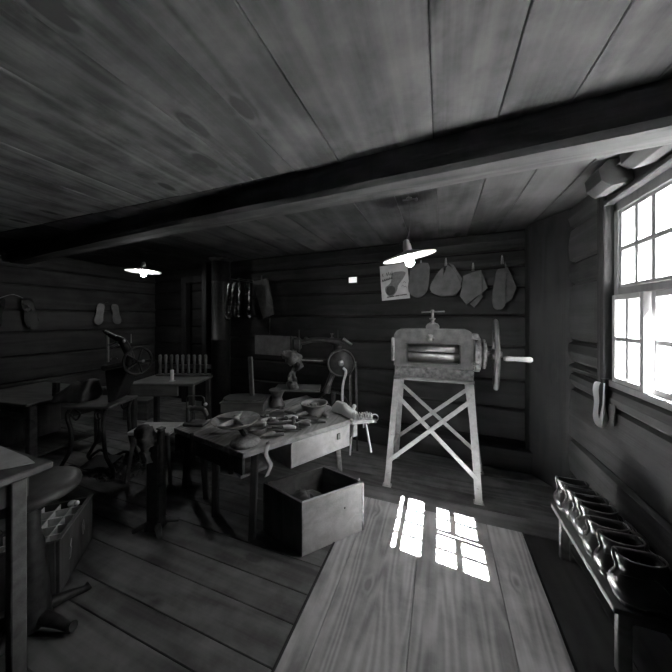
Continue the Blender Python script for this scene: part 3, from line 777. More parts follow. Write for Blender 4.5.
# ---- scattered hand tools on the table
def tool_obj(kind, p, rz, label, L=.18):
    t = thing(kind, label, kind.split('_')[-1], p, rz, None)
    if kind == 'knife':
        MB().tube([(0, 0, .009), (.05, 0, .011), (.1, 0, .009)], [.007, .010, .008], 8).build('handle', 'old', t)
        MB().prism([(.1, -.009), (.2, -.008), (.225, .004), (.1, .009)], .0025, Matrix.Translation((0, 0, .008)), 'XY').build('blade', 'steel', t)
    elif kind == 'hammer':
        MB().tube([(0, 0, .012), (.12, 0, .012), (.2, 0, .014)], [.011, .008, .009], 8).build('handle', 'old', t)
        MB().tube([(.2, -.05, .014), (.2, -.02, .014), (.2, .02, .014), (.2, .045, .014), (.2, .05, .014)], [.004, .01, .01, .014, .016], 10).build('head', 'iron_worn', t)
    elif kind == 'pincers':
        for s in (-1, 1):
            MB().tube(spline([(0, s * .025, .009), (.08, s * .02, .009), (.14, s * .003, .009), (.155, -s * .02, .009), (.185, -s * .016, .009), (.19, -s * .001, .009)], 4), [.0055] * 21, 7).build('jaw_arm', 'iron_worn', t)
        MB().lathe([(.001, .002), (.01, .002), (.01, .018), (.001, .018)], 12, None, (.14, 0, 0)).build('pivot', 'steel', t)
    elif kind == 'awl':
        MB().tube([(0, 0, .012), (.02, 0, .014), (.05, 0, .012), (.08, 0, .009)], [.007, .014, .012, .007], 10).build('handle', 'table', t)
        MB().tube([(.08, 0, .009), (.15, 0, .006)], [.003, .001], 6).build('spike', 'steel', t)
    elif kind == 'rasp':
        MB().tube([(0, 0, .012), (.04, 0, .013), (.09, 0, .01)], [.009, .013, .008], 10).build('handle', 'pale', t)
        MB().box((.19, 0, .009), (.2, .022, .006), None, .002).build('blade', 'iron_worn', t)
    elif kind == 'lasting_pliers':
        MB().tube(spline([(0, .03, .01), (.09, .012, .01), (.15, -.004, .01), (.19, -.012, .012)], 4), .006, 7).build('jaw_arm', 'iron_worn', t)
        MB().tube(spline([(0, -.03, .01), (.09, -.012, .01), (.15, .006, .01), (.19, .006, .012)], 4), .006, 7).build('jaw_arm', 'iron_worn', t)
        MB().box((.17, 0, .014), (.03, .03, .018), None, .004).build('hammer_peg', 'iron_worn', t)
    return t
def on_t(u, v, z=0.0):   # u along the front edge from the near corner, v back from it
    a = lerp2(P0, P1, u); b = lerp2(P3, P2, u); q = lerp2(a, b, v); return Vector((q[0], q[1], TH + .0015 + z))
A60 = math.radians(60)
tools = [('knife', .30, .16, 3.6, 'cobbler knife nearest the front edge among the fanned tools'),
 ('knife', .36, .11, 3.45, 'second slim cobbler knife fanned beside the nearest one'),
 ('rasp', .44, .08, 3.3, 'rasp with pale handle lying along the table front edge'),
 ('knife', .50, .14, 3.15, 'slim knife lying in the middle of the fanned tools'),
 ('awl', .40, .26, 2.9, 'awl lying on the leather scraps behind the knives'),
 ('pincers', .47, .30, 3.0, 'iron pincers lying behind the fanned knives'),
 ('lasting_pliers', .62, .20, 3.35, 'lasting pliers lying right of the fanned knives'),
 ('hammer', .66, .10, 3.1, 'cobbler hammer lying near the right end of the table front'),
 ('pincers', .74, .28, 3.6, 'iron pincers lying in front of the grey basin'),
 ('awl', .78, .14, 2.5, 'awl near the pale shoe last at the table end'),
 ('rasp', .34, .42, .9, 'rasp lying behind the small bowl'),
 ('knife', .60, .36, 2.9, 'knife lying on the leather before the basin'),
 ('lasting_pliers', .24, .52, .6, 'lasting pliers lying beside the nail tray and box'),
 ('awl', .56, .06, 3.0, 'awl lying nearest to the drawer front'),
 ('hammer', .30, .36, .5, 'hammer lying behind the thread spool')]
tools += [('knife', .33, .06, 3.75, 'knife at the very front of the fan, almost at the table edge'), ('awl', .29, .10, 3.9, 'awl at the left end of the fanned knives'),
 ('knife', .42, .14, 3.55, 'knife half covered in the middle of the fan'), ('knife', .48, .06, 3.4, 'knife lying close to the front edge above the drawer'),
 ('rasp', .52, .22, 3.6, 'rasp lying under the pincers behind the fan'), ('awl', .60, .12, 3.7, 'awl right of the fan above the drawer middle'), ('knife', .70, .05, 3.35, 'knife lying above the drawer keyhole')]
tools += [('rasp', .56, .26, 3.25, 'rasp lying across the middle of the leather scraps'),
 ('awl', .68, .30, 3.9, 'awl resting on the leather left of the basin'), ('lasting_pliers', .40, .60, 1.2, 'lasting pliers at the back edge behind the leather'),
 ('knife', .44, .20, 3.35, 'third slim cobbler knife in the fan'), ('knife', .56, .17, 3.05, 'short knife ending the fan on its right side'),]
for k, (kd, u, v, a, lb) in enumerate(tools):
    tool_obj(kd, on_t(u, v, .028 if v > .25 and u < .7 else .008 + .006 * (k % 3)), a, lb).scale = (1.2, 1.3, 1.2)
# leather scraps on table
scr = [(.40, .36, .13, 'crumpled pale leather scrap behind the fanned tools', 'leather'), (.62, .32, .12, 'dark leather offcut lying under the pliers', 'leather_dark'),
       (.28, .24, .10, 'small dark leather offcut near the small bowl', 'leather_dark'), (.52, .52, .13, 'leather offcut beside the basin at the table back', 'leather')]
for u, v, r, lb, mt in scr:
    m = MB(); n1, n2 = 22, 5; vs = [(0, 0, .008)]
    ph = R.uniform(0, 9)
    for j in range(1, n2 + 1):
        for k in range(n1):
            a = 2 * PI * k / n1; rr = r * j / n2 * (1 + .3 * math.sin(3 * a + ph) + .16 * math.sin(5 * a + 2 * ph))
            z = .014 + .010 * math.sin(7 * a * .5 + j + ph) * (j / n2) if j < n2 else .004 + .018 * abs(math.sin(2 * a + ph))
            vs.append((rr * math.cos(a), rr * math.sin(a) * .75, max(.003, z)))
    fs = [(0, 1 + k, 1 + (k + 1) % n1) for k in range(n1)]
    for j in range(n2 - 1):
        for k in range(n1): fs.append((1 + j * n1 + k, 1 + (j + 1) * n1 + k, 1 + (j + 1) * n1 + (k + 1) % n1, 1 + j * n1 + (k + 1) % n1))
    m.add(vs, fs, True); so2 = m.build('leather_scrap', mt, None); s_ = so2.modifiers.new('s', 'SOLIDIFY'); s_.thickness = .003; s_.offset = 1
    so2.location = on_t(u, v); so2.rotation_euler = (0, 0, R.uniform(0, 3)); tag(so2, lb, 'leather')
# pale wooden last at the right end, with brush and hook
p = put(338, 408, TH + .05)
ls = thing('shoe_last', 'pale wooden shoe last lying at the right table end', 'shoe last', put(334, 411) + Vector((0, 0, .012)), math.atan2(*(atz(368, 425, TH) - put(334, 411)).yx))
def foot_outline(L, w, n=28):
    pts = [(-.0, -.30), (.10, -.42), (.28, -.40), (.45, -.34), (.62, -.42), (.80, -.46), (.93, -.32), (1.0, -.02), (.96, .26), (.82, .46), (.64, .50), (.45, .38), (.28, .36), (.10, .36), (-.0, .25), (-.03, 0)]
    return closed_spline([(x * L, y * w) for x, y in pts], 3)
def loft(mb, rings, cap0=True, cap1=True, smooth=True):
    n = len(rings[0]); vs = [v for r in rings for v in r]
    fs = [(j * n + k, j * n + (k + 1) % n, (j + 1) * n + (k + 1) % n, (j + 1) * n + k) for j in range(len(rings) - 1) for k in range(n)]
    mb.add(vs, fs, smooth)
    if cap0: mb.add(rings[0], [tuple(range(n))[::-1]])
    if cap1: mb.add(rings[-1], [tuple(range(n))])
    return mb
fo_ = foot_outline(.30, .085)
rings = []
for z, s, sh in ((0, .92, 0), (.012, 1, 0), (.03, .98, 0), (.045, .85, -.0), (.06, .62, -.01), (.075, .45, -.012), (.085, .38, -.012)):
    rings.append([((x - .09) * s + .09 + sh * (1), y * min(1, s + .12), z) for x, y in fo_])
loft(MB(), rings).build('body', 'white', ls)
br = thing('brush', 'pale bristled brush lying over the right table corner', 'brush', atz(362, 424, .602), math.radians(30)); br.scale = (1.15, 1.5, 1.25)
MB().box((0, 0, .02), (.15, .05, .02), None, .006).build('back', 'pale', br)
bb = MB()
for i in range(12):
    for j in range(3):
        bb.tube([(-.06 + i * .011, -.015 + j * .015, .03), (-.06 + i * .011 + R.uniform(-.01, .01), -.015 + j * .015 + R.uniform(-.01, .01), .065)], .003, 4)
bb.build('bristles', 'pale_leather', br)
kn = thing('wooden_peg', 'pale knobbed wooden peg standing at the right table corner', 'peg', on_t(.985, .02), 0)
MB().tube([(0, 0, 0), (0, 0, .05), (.004, 0, .08)], [.012, .01, .013], 10).sphere((.005, 0, .09), .017).build('shaft', 'pale', kn)
# things hanging from the table end
for (a, b, lb, r) in (((352, 428), (350, 455), 'pale stick hanging straight at the right table end', .008), ((366, 424), (371, 452), 'pale stick hanging slanted at the right table end, furthest right', .010)):
    e1 = Vector((-.607, 2.185, 0)) if a[0] < 360 else Vector((-.53, 2.19, 0))
    dd = (e1.x * _s * -1 + e1.y * _c)
    q0 = atd(a[0], a[1], dd); q1 = atd(b[0], b[1], dd)
    t = thing('hanging_stick', lb, 'stick', q0)
    MB().tube([(0, 0, 0), (q1 - q0) * .5, (q1 - q0)], [r * .8, r, r * 1.1], 8).build('shaft', 'pale', t)
    MB().ring(Vector((0, 0, .012)), .012, .002, 'Y', 14, 5).build('loop', 'rope', t)
rl = thing('tool_rack', 'small rail with pale hooks fixed beyond the right table end', 'rack', (-.60, 2.20, .55), math.radians(15))
MB().box((.03, 0, .02), (.19, .025, .03), None, .004).build('rail', 'table', rl)
MB().ring((.11, 0, .045), .028, .004, 'Y', 16, 6).ring((.06, -.02, .02), .018, .004, 'X', 14, 6).tube([(.02, -.02, .03), (.02, -.025, -.03)], .006, 7).build('hook', 'pale_leather', rl)
# curved leather strip over the front edge
e0 = on_t(.055, 0.0)
sp_ = MB(); ctr = spline([(0.02, .035, .004), (0, -.006, .003), (-.012, -.02, -.03), (.0, -.014, -.07), (.012, -.012, -.11), (-.01, -.02, -.155)], 5)
vs = []
for q in ctr: vs += [q + Vector((-.009, -.002, 0)), q + Vector((.009, .004, 0)), q + Vector((.010, .001, 0)) + Vector((0, -.003, 0)), q + Vector((-.008, -.005, 0))]
nn = len(ctr); sp_.add(vs, [(i * 4 + k, i * 4 + (k + 1) % 4, (i + 1) * 4 + (k + 1) % 4, (i + 1) * 4 + k) for i in range(nn - 1) for k in range(4)] + [(0, 1, 2, 3), tuple(range(4 * nn - 4, 4 * nn))], True)
lo_ = sp_.build('leather_strip', 'strip_leather', None); lo_.location = on_t(.16, 0.0) + Vector((.004, -.003, 0)); lo_.rotation_euler = (0, 0, math.radians(60)); lo_.scale = (1.5, 1.3, 1.1); tag(lo_, 'curling leather strip hanging over the near front table edge', 'leather')

# splitting press at the table's left end
sp = thing('skiving_press', 'small cast iron hand press with loop handle on the left table end', 'press', on_t(.10, .92), math.radians(15))
MB().box((0, 0, .012), (.16, .09, .024), None, .006).build('base', 'iron_worn', sp)
MB().box((-.055, 0, .08), (.03, .05, .12), None, .008).build('column', 'iron_worn', sp)
MB().tube(spline([(-.06, 0, .11), (0, 0, .125), (.06, 0, .115), (.085, 0, .07)], 5), [.02] * 10 + [.018] * 6, 10).build('arm', 'iron_worn', sp)
MB().tube([(-.07, 0, .09), (-.075, 0, .2), (-.06, 0, .215), (.04, 0, .218), (.062, 0, .205), (.07, 0, .165)], .0045, 8).build('loop_handle', 'iron_worn', sp)
MB().sphere((.075, 0, .155), .014).build('knob', 'stand', sp)
cs = thing('clamp', 'dark wooden clamp screw hanging at the left table rail', 'clamp', on_t(.0, .62) + Vector((-.01, -.03, -.16)), 0)
MB().lathe([(.001, 0), (.02, 0), (.022, .02), (.02, .10), (.022, .12), (.012, .14), (.012, .19), (.001, .19)], 14).build('screw', 'table_dark', cs)

# ---- arm sewing machine behind the table
dS = 2.85
sb = atd(322, 396, dS); 
sm_ = thing('arm_sewing_machine', 'black long arm sewing machine with spoked wheel behind the work table', 'sewing machine', (sb.x, sb.y, 0), YAW)
def SP(px_, py_, dy=0.0):      # photo offset turned into this machine's own x/z (it stands square to the room's diagonal)
    return Vector(((px_ - 336) / F * (dS + dy) + 14 / F * dS, dy, EYE - (py_ - HY) / F * (dS + dy)))
MB().tube(spline([SP(340, 343), SP(330, 341), SP(315, 340), SP(304, 342), SP(298, 344)], 5), [.045, .043, .04, .036, .033, .03, .03, .028, .028, .026, .026, .026, .026, .026, .026, .025, .025, .025, .025, .025, .025], 12).build('upper_arm', 'iron', sm_)
MB().tube([SP(296, 360), SP(327, 360)], .022, 12).build('lower_arm', 'iron', sm_)
MB().tube([SP(300, 360, -.025), SP(323, 361, -.025)], .006, 8).build('slide_bar', 'steel', sm_)
MB().tube(spline([SP(338, 345), SP(337, 362), SP(330, 380), SP(326, 392)], 4), [.05, .05, .048, .045, .04, .036, .034, .032, .03, .03, .034, .04, .045], 12).build('column', 'iron', sm_)
hd = MB().box(SP(297, 344), (.09, .07, .13), None, .02)
hd.tube([SP(291, 336), SP(291, 364)], .009, 8).tube([SP(299, 330), SP(299, 352)], .007, 8).sphere(SP(306, 339), .022)
hd.build('needle_head', 'iron', sm_)
wh = MB().ring(SP(341, 363, -.08), .128, .012, 'Y', 40, 8)
wh.lathe([(.001, -.012), (.118, -.006), (.118, .006), (.001, .012)], 36, None, SP(341, 363, -.08), 'Y')
who = wh.build('hand_wheel', 'iron', sm_)
MB().lathe([(.001, -.03), (.02, -.028), (.028, -.012), (.028, 0), (.001, 0)], 16, None, SP(341, 363, -.095), 'Y').build('wheel_hub', 'steel', who)
MB().tube(spline([SP(343, 368, -.115), SP(346, 372, -.12), SP(343, 385, -.12), SP(342, 405, -.12)], 5), .013, 7).build('cord_hank', 'rope', sm_)
MB().lathe([(.001, 0), (.02, 0), (.02, .006), (.007, .01), (.007, .035), (.02, .04), (.02, .046), (.001, .046)], 14, None, SP(332, 341) + Vector((0, 0, .03))).tube([SP(338, 338), SP(338, 330)], .003, 6).tube([SP(343, 339), SP(352, 345)], [.02, .012], 8).build('spool_pin', 'iron_worn', sm_)
MB().box(SP(298, 388), (.46, .24, .022), None, .004).build('table_plate', 'old', sm_)
lgS = MB()
for a, b in (((350, 362), (352, 470)), ((356, 362), (358, 462)), ((335, 392), (330, 468)), ((272, 392), (271, 440))):
    m = MB().bar(SP(*a, .08), Vector((SP(*b).x, .10, 0)), .022, .022, (0, 1, 0)); m.build('leg', 'iron', sm_)
MB().ring(SP(332, 408, .06), .17, .011, 'Y', 36, 8).tube([SP(332, 391, .06), SP(332, 425, .06)], .009, 6).tube([SP(315, 408, .06), SP(349, 408, .06)], .009, 6).tube([SP(320, 396, .06), SP(344, 420, .06)], .009, 6).build('treadle_wheel', 'iron', sm_)
MB().bar(SP(333, 373, -.02), SP(326, 391, -.02), .028, .02, (0, 1, 0), .004).build('brace', 'old', sm_)
# rag draped on the head
rg = MB(); pr_c = [(293, 356, .05), (302, 362, .055), (296, 368, .03), (293, 376, .022), (296, 386, .04)]
rg.tube(spline([SP(284, 353, -.05), SP(292, 358, -.06), SP(299, 363, -.06), (SP(293, 372, -.06)), SP(292, 380, -.06), SP(295, 387, -.05)], 5), [.02, .035, .045, .05, .05, .055, .06, .05, .045, .045, .04, .038, .034, .03, .028, .026, .025, .026, .03, .035, .04, .045, .048, .05, .05, .045], 12)
rgo = rg.jitter(.05, 16).jitter(.03, 40).build('draped_rag', 'cloth', None); rgo.location = (sb.x, sb.y, 0); rgo.rotation_euler = (0, 0, YAW); tag(rgo, 'twisted rag draped over the black sewing machine arm end', 'rag')
jug = thing('cast_iron_pot', 'fluted iron pot standing under the sewing machine plate', 'pot', on_t(.66, .86), 0)
MB().lathe([(.001, 0), (.07, 0), (.07, .02), (.05, .05), (.042, .08), (.055, .12), (.075, .15), (.07, .155), (.05, .13), (.001, .12)], 20).build('body', 'iron_worn', jug)

# ---- wall notice, card, poster
def on_wall(px_, py_, off, name, label, cat, empty=True, group=None):
    p = atw(px_, py_, off)
    return thing(name, label, cat, p, BROT, group)
nc = on_wall(275, 345.5, .022, 'paper_notice', 'plain grey paper notice pinned low on the back wall behind the sewing machine', 'notice')
MB().box((0, 0, 0), (.70, .004, .27)).build('sheet', 'paper_dim', nc)
MB().sphere((-.28, -.004, .12), .006).sphere((.28, -.004, .12), .006).build('pin', 'iron', nc)
cd = on_wall(353, 280, .03, 'white_rectangle', 'small white rectangle high on the back wall left of the poster, brightened by added glow', 'panel')
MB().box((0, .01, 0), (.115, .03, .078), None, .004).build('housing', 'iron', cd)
MB().box((0, -.008, 0), (.10, .008, .064), None, .002).build('glowing_panel', 'panel_glow', cd)  # glow added to lift its brightness, not a known lamp
ps = on_wall(394.5, 282, .024, 'foot_poster', 'pale poster with printed foot drawing hanging beside the pendant lamp', 'poster')
ps.rotation_euler = (0, -math.radians(4), BROT)
MB().box((0, 0, 0), (.315, .004, .395)).build('sheet', 'paper', ps)
def strokes(mb, pts, r=.0035): mb.tube([(x, -.0035, z) for x, z in pts], r, 5)
ft = closed_spline([(-.11, -.10), (-.105, -.05), (-.06, -.02), (-.035, .02), (-.02, .10), (.07, .11), (.13, .09), (.10, .03), (.04, -.04), (.02, -.10), (-.03, -.155), (-.08, -.15)])
MB().prism(ft, .002, Matrix.Translation((.0, -.004, 0))).build('foot_print', 'print_grey', ps)
hl = closed_spline([(-.10, -.10), (-.085, -.05), (-.03, -.04), (.0, -.07), (-.005, -.12), (-.05, -.145), (-.09, -.13)])
MB().prism(hl, .001, Matrix.Translation((0, -.005, 0))).build('heel_print', 'ink', ps)
wr = MB()
strokes(wr, [(-.125, .11), (-.135, .085), (-.12, .08)]); 
for k in range(4): strokes(wr, [(-.09 + k * .02, .085), (-.08 + k * .02, .115 + .008 * (k % 2)), (-.075 + k * .02, .075)], .003)
for k in range(6): strokes(wr, [(-.14 + k * .021, .018 + k * .004), (-.132 + k * .021, .042 + k * .004), (-.127 + k * .021, .02 + k * .004), (-.12 + k * .021, .024 + k * .004)], .005)
for (a, b) in ((-.095, -.02), (.0, .045), (.055, .12)):
    k = a
    while k < b: strokes(wr, [(k, -.168 + (k + .1) * .05), (k + .01, -.158 + (k + .1) * .05)], .0045); k += .012
for (a, b) in ((.11, -.02), (.09, -.06), (.115, -.07)): strokes(wr, [(a - .015, b), (a, b + .012), (a + .015, b - .004)], .002)
wr.build('lettering', 'ink', ps)

# ---- leather pieces hanging on the back wall
def hanging(name, label, px_, py_, pieces, loop=True, off=.03, group='cut leather pieces hanging on the back wall', cat='leather'):
    """outlines in photo pixels about (px_,py_), scaled to metres at the wall"""
    p = atw(px_, py_, off); d = (-p.x * _s + p.y * _c); k = d / F
    t = thing(name, label, cat, p, BROT, group)
    for i, (pn, pts, th, mt) in enumerate(pieces):
        o = closed_spline([((x - px_) * k, (py_ - y) * k) for x, y in pts], 1 if len(pts) <= 6 or px_ == 473 else 3)
        MB().prism(o, th, Matrix.Translation((0, -.012 - .014 * (len(pieces) - i), 0)), 'XZ').build(pn, mt, t, .003)
    if loop:
        h = .055
        MB().tube(spline([(-.008, -.01, -.02), (-.004, -.008, h), (.004, -.008, h), (.008, -.01, -.02)], 4), .0025, 6).build('hanging_loop', 'rope', t)
        MB().tube([(0, .02, h), (0, -.02, h + .004)], .004, 6).build('nail', 'iron_worn', t)
    return t
hanging('leather_pattern', 'rounded leather pattern hanging just right of the poster behind the lamp', 421, 266, [
    ('piece', [(412, 266), (428, 264), (429, 280), (427, 292), (418, 298), (409, 291), (410, 276)], .006, 'wall_leather')])
hanging('leather_pattern', 'fan shaped leather upper hanging second from the poster', 446, 264, [
    ('piece', [(431, 289), (437, 275), (444, 268), (444, 276), (448, 266), (456, 276), (460, 288), (453, 295), (440, 296)], .006, 'wall_leather'),
    ('piece', [(449, 264), (453, 266), (461, 280), (459, 288), (455, 276)], .006, 'wall_leather'),
    ('piece', [(431, 292), (445, 291), (459, 290), (455, 296), (442, 297)], .006, 'wall_leather')])
hanging('leather_pattern', 'angular leather vamp with pointed corner hanging third from the poster', 473, 269, [
    ('piece', [(464, 276), (472, 273), (480, 271), (481, 282), (481, 294), (476, 297), (467, 305), (461, 296), (463, 286)], .006, 'wall_leather'),
    ('piece', [(480, 271), (486, 289), (481, 293), (480, 280)], .006, 'wall_leather'),
    ('piece', [(470, 304), (480, 294), (482, 297), (474, 308)], .006, 'wall_leather')])
hanging('leather_sole', 'long rounded leather sole hanging furthest right beside the corner post', 502, 262, [
    ('piece', [(497, 271), (501, 269), (505, 271), (505, 290), (504, 306), (499, 310), (494, 307), (493, 296), (495, 282)], .008, 'wall_leather'),
    ('piece', [(504, 262), (509, 274), (514, 288), (510, 300), (504, 304), (505, 285)], .006, 'leather_dark')])

# ---- stovepipe with boots
sp0 = atw(221, 300, .21); 
pp = thing('stovepipe', 'dark riveted metal stovepipe running floor to ceiling at the back wall', 'pipe', (sp0.x, sp0.y, 0))
MB().lathe([(.001, 0), (.125, 0), (.125, 1.08), (.132, 1.085), (.132, 1.105), (.124, 1.11), (.124, 1.9), (.13, 1.905), (.13, 1.92), (.124, 1.925), (.124, 2.24), (.001, 2.24)], 32).build('pipe', 'iron', pp)
MB().lathe([(.126, 2.20), (.165, 2.235), (.165, 2.245), (.126, 2.245)], 32).build('flange', 'iron_worn', pp)
tb = atw(211, 300, .05)
struct(MB().box((tb.x - .04, tb.y - .02, CEIL / 2), (.10, .16, CEIL - .01), (0, 0, BROT), .008).build('trim_8', 'log_z'))
def boot_hang(px_, py_, hgt, label, lean, off=.24, flip=1):
    p = atw(px_, py_, off)
    t = thing('hanging_boot', label, 'boot', p, BROT, 'tall dark boots hanging by the stovepipe')
    ring_c = spline([(0, 0, 0), (lean * .3, 0, -hgt * .45), (lean * .6, 0, -hgt * .75), (lean * .8 + flip * .01, -.01, -hgt * .9)], 5)
    rr = [.055, .056, .057, .057, .056, .055, .054, .052, .05, .047, .045, .043, .042, .042, .043, .044]
    MB().tube(ring_c, rr, 14).build('shaft', 'boot', t)
    e_ = ring_c[-1]
    MB().tube(spline([e_, e_ + Vector((flip * .03, -.03, -.035)), e_ + Vector((flip * .08, -.07, -.045)), e_ + Vector((flip * .12, -.10, -.045))], 4), [.044, .046, .046, .044, .042, .041, .04, .039, .038, .036, .032, .026, .015], 12).build('foot', 'boot', t)
    MB().tube([(0, 0, .068), (-.03, 0, .0)], .003, 6).tube([(0, 0, .068), (.03, 0, .0)], .003, 6).build('pull_strap', 'leather', t)
    MB().tube([(0, off + .01, .062), (0, -.01, .066)], .006, 6).build('nail', 'iron_worn', t)
boot_hang(232, 284, .44, 'black tall boot hanging directly in front of the stovepipe', -.10, .42)
boot_hang(238, 283, .45, 'black tall boot hanging at the right edge of the stovepipe', -.02, .24)
boot_hang(248, 284, .46, 'dark tall boot hanging between the stovepipe and the leather apron', .0, .10)
hanging('leather_apron', 'stiff rectangular leather piece hanging tilted right of the tall boots', 262, 280, [
    ('piece', [(253, 283), (254, 281), (270, 281), (272, 284), (278, 311), (276, 315), (266, 318), (264, 315)], .02, 'leather_dark'),
    ('piece', [(252, 281), (262, 280), (270, 279), (270, 282), (253, 284)], .02, 'leather_dark')], True, .03, None, 'leather')
MB_ = hanging('wire_hook', 'thin wire hook hanging below the tilted leather piece', 271, 320, [('piece', [(270.6, 318), (271.6, 318), (271.2, 334), (270.2, 334)], .003, 'iron_worn')], False, .03, None, 'hook')

# ---- low bench with shoes
BZ = .285; by0, by1, bx0, bx1 = 1.385, 2.035, .628, .90
bn = thing('low_bench', 'low plank bench under the window carrying a row of black shoes', 'bench', ((bx0 + bx1) / 2, (by0 + by1) / 2, 0))
bc = Vector(((bx0 + bx1) / 2, (by0 + by1) / 2, 0))
MB().box((-.05, 0, BZ - .0125), (bx1 - bx0 - .10, by1 - by0, .025), None, .003).box(((bx1 - bx0) / 2 - .05 + .001, 0, BZ - .0125), (.098, by1 - by0, .025), None, .003).build('seat_plank', 'bench', bn)
for y in (by0 + .045, by1 - .045):
    for x in (bx0 + .05, bx1 - .04):
        MB().box((x - bc.x, y - bc.y, (BZ - .026) / 2), (.045, .03, BZ - .026), None, .003).build('leg', 'bench', bn)
for y in (by0 + .045, by1 - .045): MB().box((0, y - bc.y, BZ - .05), (.16, .02, .05)).build('cross_rail', 'bench', bn)

def make_shoe(L=.25, w=.102, high=1.0):
    t = bpy.data.objects.new('ankle_shoe', None); COL.objects.link(t); t.empty_display_size = .05
    out = foot_outline(L, w, 0)
    def scaled(s, dz, grow=0.0): return [(x * s + (1 - s) * L * .1, y * (s + grow), dz) for x, y in out]
    # sole: forefoot + heel
    sole = MB(); loft(sole, [[(x, y * .97, .010) for x, y in out], [(x, y * 1.03, .012) for x, y in out], [(x, y * 1.04, .019) for x, y in out], [(x, y * .98, .021) for x, y in out]])
    heel = [p for p in foot_outline(L * .30, w * .78, 0)]
    loft(sole, [[(x + .003, y, 0) for x, y in heel], [(x + .003, y, .011) for x, y in heel]])
    fo2 = [(x * .62 + L * .40, y * .9) for x, y in out]
    loft(sole, [[(x, y, .002) for x, y in fo2], [(x, y, .010) for x, y in fo2]])
    sole.build('sole', 'shoe_edge', t)
    # upper: rings that shrink to the ankle.  (z, x_front, x_back, width)
    lv = [(.020, 1.0, -.03, 1.05), (.030, 1.02, -.065, 1.16), (.048, 1.0, -.085, 1.20), (.066, .94, -.08, 1.16), (.080, .85, -.06, 1.06), (.092, .74, -.03, .90), (.102, .66, .0, .76), (.112, .60, .015, .68),
          (.126, .57, .0, .68), (.140, .56, -.018, .74), (.152, .56, -.03, .78), (.158, .56, -.03, .78), (.1585, .545, -.018, .73)]
    rings = []
    for z, xf, xb, ww in lv:
        zz = z if z < .06 else .06 + (z - .06) * high
        bl = min(1, max(0, (z - .06) / .06)); bl = bl * bl * (3 - 2 * bl)
        r = []
        cx_, ax_ = (xf + xb) / 2 * L, (xf - xb) / 2 * L
        for k, (x, y) in enumerate(out):
            u = x / L
            uu = (xb + (xf - xb) * (u + .03) / 1.03) * L
            yy = y * ww
            an_ = math.atan2(y / (w * .47), (u - .485) / .515)
            cs_, sn_ = math.cos(an_), math.sin(an_)
            ex, ey = cx_ + ax_ * math.copysign(abs(cs_) ** .75, cs_), w * .46 * ww * math.copysign(abs(sn_) ** .8, sn_)
            X_, Y_ = uu + (ex - uu) * bl, yy + (ey - yy) * bl
            lift = .006 * math.sin(PI * min(1, max(0, u))) * min(1, max(0, (z - .12) / .04))
            r.append((X_, Y_, zz - lift))
        rings.append(r)
    rings = [[(x + .004 * mnoise.noise(Vector((x * 30, y * 30, z * 30))) * (z < .15), y + .005 * mnoise.noise(Vector((x * 30, y * 30, z * 30 + 9))) * (z < .15), z) for x, y, z in r_] for r_ in rings]
    upm = MB(); loft(upm, rings, False, False)
    inner = []
    for z, f_ in ((.1585, .93), (.145, .86), (.12, .84), (.07, .82)):
        rr = [((x - L * .28) * f_ + L * .28, y * f_, rings[-1][k][2] - (.1585 - z)) for k, (x, y, _) in enumerate(rings[-1])]
        inner.append(rr)
    upm.build('upper', 'shoe', t)
    li = MB(); loft(li, [rings[-1]] + inner, False, True); li.build('lining', 'shoe_in', t)
    MB().tube([(x, y, z + .0005) for x, y, z in rings[-2]], .0028, 6, False, True).build('collar_binding', 'shoe_edge', t)
    # lace flaps and laces on the instep
    def top_at(u):   # instep ridge line
        pts = [(.84, .076), (.74, .090), (.67, .102), (.625, .114), (.60, .128), (.595, .145)]
        for (a, b), (c_, d_) in zip(pts, pts[1:]):
            if c_ <= u <= a: f_ = (a - u) / (a - c_); z = b + (d_ - b) * f_; return z if z < .06 else .06 + (z - .06) * high
        return pts[-1][1]
    tg = MB()
    tg.prism([(-.018, 0), (.018, 0), (.02, .05), (.014, .062), (-.014, .062), (-.02, .05)], .004, Matrix.Translation((L * .60, 0, top_at(.64))) @ Matrix.Rotation(math.radians(90), 4, 'Z') @ Matrix.Rotation(math.radians(-22), 4, 'X'), 'XZ')
    tg.build('tongue', 'shoe', t, .002)
    for k, u in enumerate((.80, .74, .68, .63, .60)):
        z = top_at(u) + .003
        hw = .020 + .002 * k
        MB().tube(spline([(u * L - .004, -hw, z - .010), (u * L + .002, -hw * .4, z), (u * L + .004, hw * .4, z), (u * L - .004, hw, z - .010)], 4), .0022, 6).build('lace', 'shoe_in', t)
    MB().tube(spline([(L * .61, .0, top_at(.62) + .006), (L * .64, .03, top_at(.62) + .004), (L * .67, .035, .07), (L * .64, .01, .09), (L * .60, 0, top_at(.62) + .008), (L * .63, -.03, .085), (L * .67, -.036, .065)], 4), .002, 6).build('lace_bow', 'shoe_in', t)
    MB().tube(spline([(-.014, 0, .085), (-.002, 0, .112), (-.010, 0, .145), (-.010, 0, .168), (.0, 0, .160)], 4), .005, 8).build('pull_tab', 'shoe_edge', t)
    for s2 in (-1, 1):
        MB().tube(spline([(.0, s2 * .026, .100), (.05, s2 * .036, .104), (.10, s2 * .036, .104), (.14, s2 * .052, .06)], 4), .0016, 5).build('seam', 'shoe_edge', t)
    return t
sh_labels = ['polished black ankle shoe at the far end of the bench', 'second black ankle shoe from the far bench end', 'third black ankle shoe from the far bench end, half behind its neighbour',
   'large black shoe in the middle of the row, fourth from the far end', 'fifth black shoe from the far bench end, collar standing open', 'second black shoe from the near bench end', 'large black shoe nearest the camera at the near bench end']
spec = [(1.99, .0, 1.0, .642), (1.905, -.05, .98, .655), (1.83, .05, 1.0, .662), (1.755, .03, 1.02, .660), (1.645, -.03, 1.0, .648), (1.545, .03, 1.02, .650), (1.435, .04, 1.06, .652)]
s0 = None
